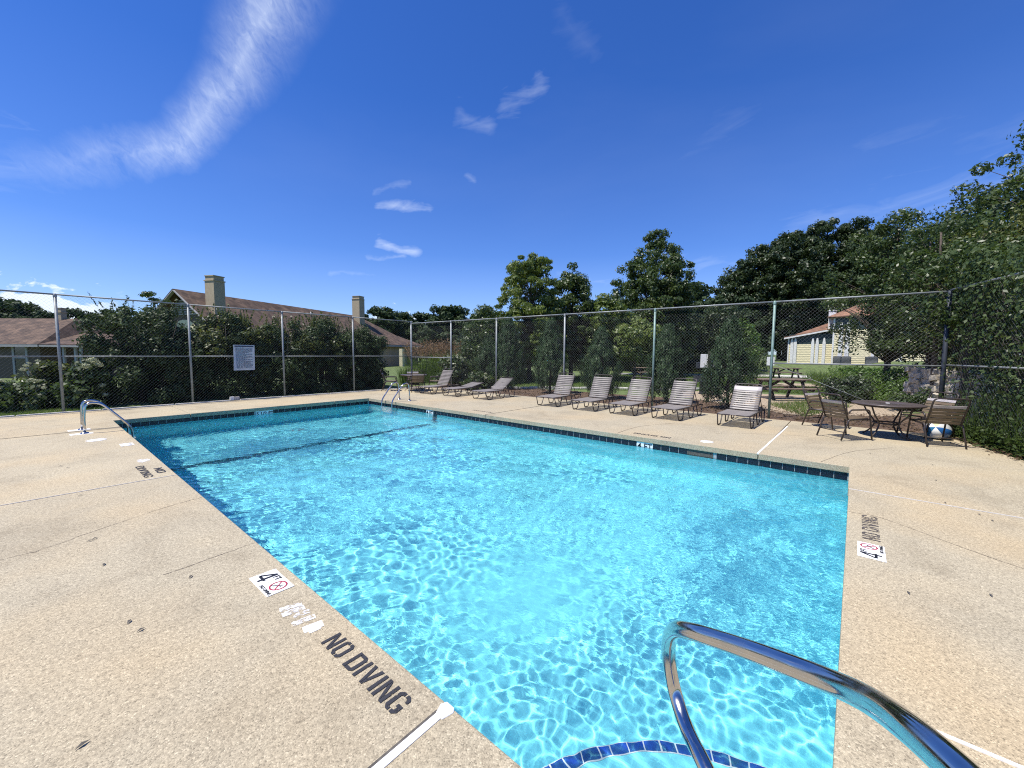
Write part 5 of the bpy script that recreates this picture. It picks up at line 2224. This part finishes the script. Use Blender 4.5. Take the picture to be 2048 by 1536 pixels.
def reeds(x, y, r, h, n, label, mat='reed'):
    e = tag(empty('tall_grass', (x, y, float(terrain(x, y)))), label, 'grass clump', 'tall grass clumps')
    V, Q = [], []
    st, pl = [], []
    for k in range(n):
        a = rng.random() * 6.283
        q = r * rng.random() ** .5
        b0 = np.array([math.cos(a) * q, math.sin(a) * q, 0])
        hh = h * rng.uniform(.6, 1.1)
        ln = np.array([math.cos(a), math.sin(a), 0]) * rng.uniform(.1, .4) * hh + np.append(rng.normal(0, .08, 2), 0)
        side = np.array([-math.sin(a), math.cos(a), 0]) * .011
        p1 = b0 + ln * .35 + np.array([0, 0, hh * .6])
        p2 = b0 + ln + np.array([0, 0, hh * rng.uniform(.75, 1.0)])
        B = len(V)
        V += [b0 - side, b0 + side, p1 + side * .8, p1 - side * .8, p2]
        st += [(B, B + 1, B + 2, B + 3)]
        pl += [(B + 3, B + 2, B + 4)]
    me = bpy.data.meshes.new('blades')
    me.from_pydata([tuple(v) for v in V], [], st + pl)
    me.materials.append(M['blade'] if mat != 'reed' else M['blade'])
    tag(link('blades', me, e), kind='stuff')
    if mat == 'reed':
        P = []
        for k in range(n // 3):
            a = rng.random() * 6.283
            q = r * rng.random() ** .5
            base = np.array([math.cos(a) * q * 1.2, math.sin(a) * q * 1.2, h * rng.uniform(.8, 1.1)])
            P.append(base + rng.normal(0, 1, (14, 3)) * np.array([.05, .05, .14]))
        P = np.concatenate(P)
        V, Q = leaf_quads(P, np.tile([0, 0, .2], (len(P), 1)), .11, .25, 1, 0, .2, np.tile([0, 0, 1.0], (len(P), 1)), .6)
        tag(link('plumes', np_mesh('plumes', V, Q, M['reed']), e), kind='stuff')


reeds(13.3, 17.2, .9, 1.75, 420, 'tall grass with reddish plumes just past the corner of the fence')
reeds(14.8, 17.6, .9, 1.9, 420, 'second tall grass with reddish plumes, right of the corner')
reeds(11.8, 16.6, .5, 1.1, 220, 'shorter green grass clump at the fence corner', 'green')
reeds(26.0, 1.0, .8, .9, 260, 'ornamental grass tuft on the slope before the yellow house', 'green')
reeds(29.0, 1.6, .8, .8, 260, 'ornamental grass tuft behind the gravel path', 'green')
reeds(23.2, -.7, .6, .9, 220, 'dry looking grass tuft between the mound and the gravel path', 'green')

# big trees behind the long fence
tree('ash_tree', 'loose yellow-green tree, leftmost above the long fence', (17.7, 13.7, 0), [(0, 1.9), (.28, 2.3), (.48, 1.7), (.72, 1.55), (.9, 1.15), (1, .45)], 1.3, 6.85, 300, .32, 130, .17, 'leaf_ash', .10,
     aspect=.36, flat=.55, bias=.6, share=1.0, up=.1)
tree('pyramidal_tree', 'dark pointed tree next to the yellow-green tree', (21.5, 13.4, 0), [(0, 2.6), (.3, 2.6), (.6, 1.75), (.85, .85), (1, .15)], 1.2, 6.85, 270, .35, 160, .14, 'leaf_mid', .12, aspect=.55, share=.6)
tree('garden_tree', 'small loose tree between the pointed tree and the tall pear-shaped tree', (21.0, 10.7, 0), [(0, 1.1), (.5, 1.2), (.85, .8), (1, .3)], 1.4, 4.7, 55, .45, 110, .22, 'leaf_ash', .08, aspect=.36, flat=.5, bias=.6, share=1.0)
tree('pear_tree', 'tall dense egg-shaped tree in the middle above the long fence', (30.0, 11.6, 0), [(0, 2.3), (.18, 3.1), (.40, 3.25), (.65, 2.7), (.85, 1.6), (1, .5)], 1.3, 10.3, 480, .44, 160, .165, 'leaf_mid', .18, aspect=.6, share=.4, bias=.38, shell=.25)
tree('garden_tree', 'low spreading tree behind the middle conifer', (21.5, 9.3, 0), [(0, 1.4), (.5, 1.6), (.85, 1.1), (1, .4)], 1.25, 3.2, 60, .48, 130, .19, 'leaf_ash', .07)
tree('garden_tree', 'shady low tree left of the pear-shaped tree', (24.0, 13.0, 0), [(0, 1.6), (.5, 1.9), (.85, 1.3), (1, .5)], 1.2, 3.8, 70, .5, 130, .20, 'leaf_dark', .07)
tree('garden_tree', 'dark bushy tree behind the sign post', (36.5, 9.2, 0), [(0, 2.4), (.5, 2.8), (.85, 1.9), (1, .6)], .3, 5.6, 120, .6, 130, .21, 'leaf_dark', .08)
tree('garden_tree', 'green bushy tree behind the rounded conifer', (37.0, 7.6, 0), [(0, 1.8), (.5, 2.0), (.85, 1.4), (1, .5)], .2, 4.2, 80, .55, 130, .20, 'leaf_bright', .07)
tree('garden_tree', 'small feathery tree showing above the left end of the hedge', (4.1, 26.6, -.3), [(0, .6), (.4, .85), (.8, .75), (1, .3)], 1.9, 4.75, 26, .32, 90, .17, 'leaf_mid', .06, aspect=.34, flat=.35, bias=.7, share=1.0)

# great oaks behind the yellow house and over the yard
OG = 'great dark trees behind the yellow house'
for (px, py, h, r, n, lab) in ((74.0, 14.8, 14.6, 4.2, 150, 'leftmost great dark tree, standing lower than its neighbours'), (74.5, 12.4, 17.8, 5.2, 200, 'great dark tree with a round shoulder, second from the left of the mass'),
                               (73.5, 8.2, 18.8, 5.2, 210, 'great dark tree in the middle of the mass above the fence'), (79.0, 4.4, 21.2, 5.6, 220, 'tallest great dark tree with a parted top'),
                               (78.0, .6, 20.2, 4.6, 190, 'great dark tree right of the parted top, above the house roof'), (84, -2.6, 18.5, 5.0, 170, 'great dark tree half hidden by the near trees'),
                               (88, -7.5, 20.5, 5.5, 170, 'great dark tree farthest to the right')):
    tree('oak_tree', lab, (px, py, .6), [(0, .55 * r), (.2, .95 * r), (.5, r), (.78, .80 * r), (.92, .52 * r), (1, .22 * r)], 2.2, h, int(n * 1.75), .92, 140, .36, 'leaf_dark', .35, group=OG, aspect=.62, share=.25, shell=.2)

# trees crowding the fence corner on the right
tree('corner_tree', 'slender-trunked tree whose leaves hang over the fence rail before the yellow house', (19.1, -.85, 0), [(0, 1.35), (.3, 1.75), (.6, 1.6), (.85, 1.0), (1, .35)], 1.7, 6.3, 205, .33, 130, .10, 'leaf_mid', .09,
     bias=.6, share=.8)
tree('corner_tree', 'tree with several thin trunks behind the dark corner post', (15.7, -1.75, .3), [(0, .95), (.3, 1.35), (.7, 1.3), (1, .5)], 1.3, 4.7, 105, .30, 120, .09, 'leaf_mid', .06,
     bias=.6, share=.8, trunks=3, spread=.25)
tree('corner_tree', 'tall light-leaved tree reaching the top right corner', (16.6, -3.75, .3), [(0, 1.3), (.35, 1.9), (.7, 1.6), (.9, 1.15), (1, .5)], 2.0, 7.5, 190, .36, 110, .11, 'leaf_mid', .13,
     bias=.65, share=1.0, flat=.6)
tree('corner_tree', 'bushy tree filling the corner above the vine-covered fence', (14.2, -3.0, .3), [(0, 1.3), (.4, 1.5), (.8, 1.1), (1, .4)], .9, 4.7, 190, .33, 140, .085, 'leaf_olive', .07, bias=.55, share=.6)
tree('corner_tree', 'leafy sapling growing through the wire and hiding the top of the corner post', (12.5, -1.75, .1), [(0, .75), (.4, 1.15), (.8, .95), (1, .3)], 1.75, 4.1, 85, .27, 100, .09, 'leaf_mid', .045, bias=.6, share=.8)
tree('corner_tree', 'dense tree standing behind the corner trees, above the stone wall', (21.5, -3.2, .3), [(0, 1.8), (.4, 2.3), (.75, 1.8), (1, .6)], .6, 6.9, 170, .46, 130, .13, 'leaf_dark', .12, bias=.55, share=.5)
tree('corner_tree', 'tall tree partly cut off by the right edge of the view', (12.6, -4.3, .3), [(0, 1.1), (.4, 1.4), (.8, 1.1), (1, .4)], .8, 5.7, 210, .38, 150, .085, 'leaf_mid', .09, bias=.6, share=.7)
tree('mound_shrub', 'bright green mound of ground cover behind the near round table', (18.5, -1.35, .0), [(0, 1.35), (.5, 1.2), (1, .5)], .05, 1.0, 150, .32, 150, .07, 'leaf_bright', .03, cat='shrub', trunk=False, crown='foliage', squash=.9)
tree('mound_shrub', 'dark bushy shrub left of the bright green mound', (17.3, .15, .0), [(0, .5), (.5, .6), (1, .3)], .05, .85, 36, .26, 130, .10, 'leaf_dark', .03, cat='shrub', trunk=False, crown='foliage')
tree('mound_shrub', 'small dark shrub at the foot of the stone wall', (15.4, -1.25, .0), [(0, .35), (.5, .4), (1, .2)], .05, .60, 22, .2, 120, .07, 'leaf_mid', .03, cat='shrub', trunk=False, crown='foliage')
tree('mound_shrub', 'green shrub bank on the slope below the yellow house', (30.5, -.2, .0), [(0, 1.6), (.5, 1.5), (1, .6)], .05, .8, 60, .40, 110, .14, 'leaf_bright', .03, cat='shrub', trunk=False, crown='foliage')


# vines over the end fence
def vines():
    a, b = Vector((11.70, -1.42, 0)), Vector((6.0, -3.20, 0))
    d = (b - a).normalized()
    n = Vector((-d.y, d.x, 0))
    if n.y > 0:
        n = -n                                              # away from the pool
    L = (b - a).length
    e = tag(empty('vine', (11.70, -1.42, 0)), 'tangled vine climbing through the wire of the end fence', 'vine')
    m = 36000
    s = rng.random(m) * L
    z = rng.random(m) ** .85 * (2.95 + .5 * np.sin(s * 1.7) + .25 * np.sin(s * 4.1))
    off = rng.normal(.28, .22, m) + .12 * np.sin(s * 3 + z * 2)
    off = np.where(rng.random(m) < .08 + .16 * sstep(1.2, 2.4, z), rng.normal(-.09, .06, m), np.abs(off) + .02)
    dens = np.sin(s * 2.3 + 1) * np.cos(z * 2.1 + s) + rng.normal(0, .6, m)
    k = dens > -.55
    s, z, off = s[k], z[k], off[k]
    P = np.stack([d.x * s + n.x * off, d.y * s + n.y * off, z], 1)
    Dn = np.tile([-n.x, -n.y, .1], (len(P), 1))
    V, Q = leaf_quads(P, Dn, .075, .58)
    link('foliage', np_mesh('foliage', V, Q, M['leaf_mid']), e)
    st = MB()
    for k in range(60):
        s0 = random.random() * L
        pts = []
        for j in range(6):
            t = j / 5
            q = s0 + random.uniform(-.25, .25) + t * random.uniform(-.4, .4)
            pts.append((d.x * q + n.x * .1, d.y * q + n.y * .1, t * random.uniform(1.6, 2.9)))
        st.tube(spline(pts, 3), random.uniform(.004, .010), 5)
    st.build('stems', M['stem'], e)
    # arching grass leaning through the wire
    g = tag(empty('weed_grass', (11.4, -1.55, 0)), 'long arching grass growing along the foot of the vine-covered fence', 'grass clump')
    V, F_ = [], []
    for k in range(1500):
        s0 = rng.random() * L
        o_ = abs(rng.normal(.15, .15)) - .05
        b0 = np.array([a.x + d.x * s0 + n.x * o_, a.y + d.y * s0 + n.y * o_, -.02])
        hh = rng.uniform(.35, 1.5)
        out = -np.array([n.x, n.y, 0]) * rng.normal(.10, .12) * hh + np.array([d.x, d.y, 0]) * rng.normal(0, .3) * hh
        sd = np.array([d.x, d.y, 0]) * .005
        B = len(V)
        for j in range(5):
            t = j / 4
            p = b0 + out * t * t + np.array([0, 0, hh * (t - .28 * t ** 3)])
            w = 1 - .9 * t
            V += [tuple(p - sd * w - np.array([11.4, -1.55, 0])), tuple(p + sd * w - np.array([11.4, -1.55, 0]))]
        F_ += [(B + 2 * j, B + 2 * j + 1, B + 2 * j + 3, B + 2 * j + 2) for j in range(4)]
    me = bpy.data.meshes.new('blades')
    me.from_pydata(V, [], F_)
    me.materials.append(M['blade'])
    tag(link('blades', me, g), kind='stuff')
    # dry leaves and low growth on the deck edge
    m = 1500
    s = rng.random(m) * L
    off = -np.abs(rng.normal(0, .16, m)) + .05
    P = np.stack([a.x + d.x * s + n.x * off, a.y + d.y * s + n.y * off, np.abs(rng.normal(.012, .012, m)) + .004], 1)
    V, Q = leaf_quads(P, np.tile([0, 0, 1.0], (m, 1)), .055, .55, .7, .5)
    V[:, 2] = np.maximum(V[:, 2], .002)
    tag(link('leaf_litter', np_mesh('leaf_litter', V, Q, M['litter'])), kind='stuff')
    m = 5200
    s = rng.random(m) * L
    off = -np.abs(rng.normal(0, .10, m)) + .06
    P = np.stack([a.x + d.x * s + n.x * off, a.y + d.y * s + n.y * off, rng.random(m) ** 2 * .30], 1)
    V, Q = leaf_quads(P, np.tile([0, 0, 1.0], (m, 1)), .06, .6, .8, .4)
    tag(link('ground_cover', np_mesh('ground_cover', V, Q, M['leaf_mid'])), kind='stuff')


vines()
# litter in the mulch under the long fence
m = 5200
P = np.stack([rng.uniform(11.55, 14.3, m), rng.uniform(-1.2, 14.5, m), np.zeros(m)], 1)
P[:, 2] = terrain(P[:, 0], P[:, 1]) + .025 + rng.random(m) * .02
V, Q = leaf_quads(P, np.tile([0, 0, 1.0], (m, 1)), .075, .5, .8, .5)
tag(link('bark_chips', np_mesh('bark_chips', V, Q, M['litter'])), kind='stuff')

# distant trees: three grown once, then copied with their trunks
FK = ('round', 'broad', 'slim')


def skyline(k, x, y):
    if x < 30 and y > 80:
        w = 'above the low house at far left'
    elif y > 40:
        w = 'past the right end of the long house roof'
    elif x > 90:
        w = 'behind the great dark trees on the right'
    else:
        w = 'deep behind the middle of the long fence'
    return '%s distant tree %s' % (FK[k], w), 'distant trees ' + w


fproto = []
for i, (prof, n) in enumerate((([(0, .26), (.3, .42), (.65, .38), (.9, .22), (1, .08)], 90), ([(0, .35), (.3, .55), (.6, .50), (.85, .33), (1, .12)], 110), ([(0, .20), (.35, .30), (.7, .24), (.9, .14), (1, .05)], 70))):
    t = tree('distant_tree', 'distant tree on the skyline', (0, 0, 0), prof, .12, .96, n, .085, 110, .050, 'leaf_far', .02, aspect=.65, share=.25)
    fproto.append([t, False])
far = [(34.6, 56.2, 8.6), (38.2, 58.0, 8.0), (41.5, 60.5, 8.7), (46.2, 61.1, 8.7), (43.6, 51.8, 9.1), (46.6, 51.4, 9.5), (43.2, 42.7, 6.6), (48.1, 43.2, 6.9), (38.4, 71.7, 7.6), (37.1, 81.0, 7.0), (52, 57, 8.6), (50, 50, 8.2), (45, 47, 6.5), (40, 50, 6.5),
       (-2.3, 112.5, 10.3), (-0.1, 103.6, 9.4), (1.8, 94.9, 7.6), (5.1, 97.3, 8.4), (7.5, 100.6, 7.8), (10.9, 112.3, 9.6), (-5.1, 115.8, 10.4), (12.2, 102.8, 7.6), (-8.2, 122.5, 9.8), (3.9, 112.6, 7.0), (15.5, 108, 8.0), (-12, 118, 10), (19, 112, 8), (24, 108, 7.5),
       (52.2, 32.0, 6.8), (52.3, 25.7, 7.2), (63.7, 19.0, 12.2), (59.0, 21.6, 9.9), (58.1, 25.1, 7.9), (42.7, 19.7, 4.6), (44.8, 14.1, 6.0), (40.3, 11.1, 5.0), (47, 17, 6.5), (56, 36, 7), (48, 11.5, 7.5), (52, 14.5, 8.0), (60, 30, 8.5), (66, 25, 9.5), (50, 20, 6), (56, 10.5, 8.5),
       (95, 20, 15), (98, 12, 16), (100, 2, 18), (98, -8, 18), (94, -16, 18), (70, 40, 9), (66, 48, 9), (60, 55, 9), (80, 32, 11), (27, 66, 6.5), (30, 74, 6.8)]
for i, (x, y, h) in enumerate(far):
    k = (0, 1, 0, 2, 1)[i % 5]
    if fproto[k][1]:
        t = copy_tree(fproto[k][0])
    else:
        t = fproto[k][0]
        fproto[k][1] = True
    lb, gp = skyline(k, x, y)
    t['label'] = lb
    t['group'] = gp
    t.location = (x, y, float(terrain(x, y)))
    s = h - float(terrain(x, y))
    t.scale = (s * random.uniform(.9, 1.25), s * random.uniform(.9, 1.25), s)
    t.rotation_euler = (0, 0, random.random() * 6.28)

# one bird high over the pool
e = tag(empty('bird', (29.6, 43.8, 48.0), R(20)), 'small dark bird high in the sky above the pool', 'bird')
b = MB()
b.lathe([(.0, -.30), (.05, -.22), (.09, -.05), (.085, .10), (.05, .22), (.0, .28)], 10)
T = Matrix.Rotation(R(90), 4, 'Y')
b.v = [tuple(T @ Vector(v)) for v in b.v]
b.build('body', M['ink'], e)
for s in (-1, 1):
    w = MB().add([(.12, 0, .02), (-.14, 0, .02), (-.10, s * .36, .14), (.10, s * .34, .15), (-.20, s * .80, .03), (-.14, s * .82, .03)],
                 [(0, 1, 2, 3), (3, 2, 4, 5)])
    w.v += [(v[0], v[1], v[2] - .012) for v in w.v]
    w.f += [tuple(i + 6 for i in f[::-1]) for f in w.f]
    w.sm += [False] * 2
    w.build('wing', M['ink'], e)
MB().add([(-.24, -.03, .0), (-.24, .03, .0), (-.44, .09, .01), (-.44, -.09, .01), (-.24, 0, .02)], [(0, 1, 2, 3), (4, 3, 2)]).build('tail', M['ink'], e)

# understorey beyond the lawn, filling in below the tree crowns
UL = ('under the pear-shaped tree', 'beneath the pointed tree', 'left of the sign post', 'right of the sign post', 'at the foot of the yellow-green tree', 'behind the slim conifer', 'near the garden house', 'at the left end of the lawn', 'behind the farthest picnic table')
for (x, y, r, h, mt, w) in ((38.5, 12.0, 2.1, 2.6, 'leaf_mid', UL[0]), (33.0, 19.0, 1.9, 2.7, 'leaf_dark', UL[1]), (40.5, 9.5, 2.0, 2.5, 'leaf_dark', UL[2]), (41.5, 7.4, 1.8, 2.7, 'leaf_mid', UL[3]), (19.8, 16.2, 1.5, 2.8, 'leaf_mid', UL[4]),
                            (35.5, 15.8, 2.2, 2.9, 'leaf_dark', UL[5]), (36.5, 18.0, 2.3, 2.8, 'leaf_mid', UL[6]), (17.6, 18.0, 1.4, 2.7, 'leaf_dark', UL[7]), (38.0, 14.5, 2.2, 2.8, 'leaf_dark', UL[8])):
    tree('undergrowth_shrub', ('dark' if mt == 'leaf_dark' else 'green') + ' shrub ' + w, (x, y, float(terrain(x, y))), [(0, r * .9), (.4, r), (.8, r * .75), (1, r * .3)], .05, h, 60, .50, 100, .19, mt, .05,
         cat='shrub', group='shrubs beyond the lawn', crown='foliage', share=.2)
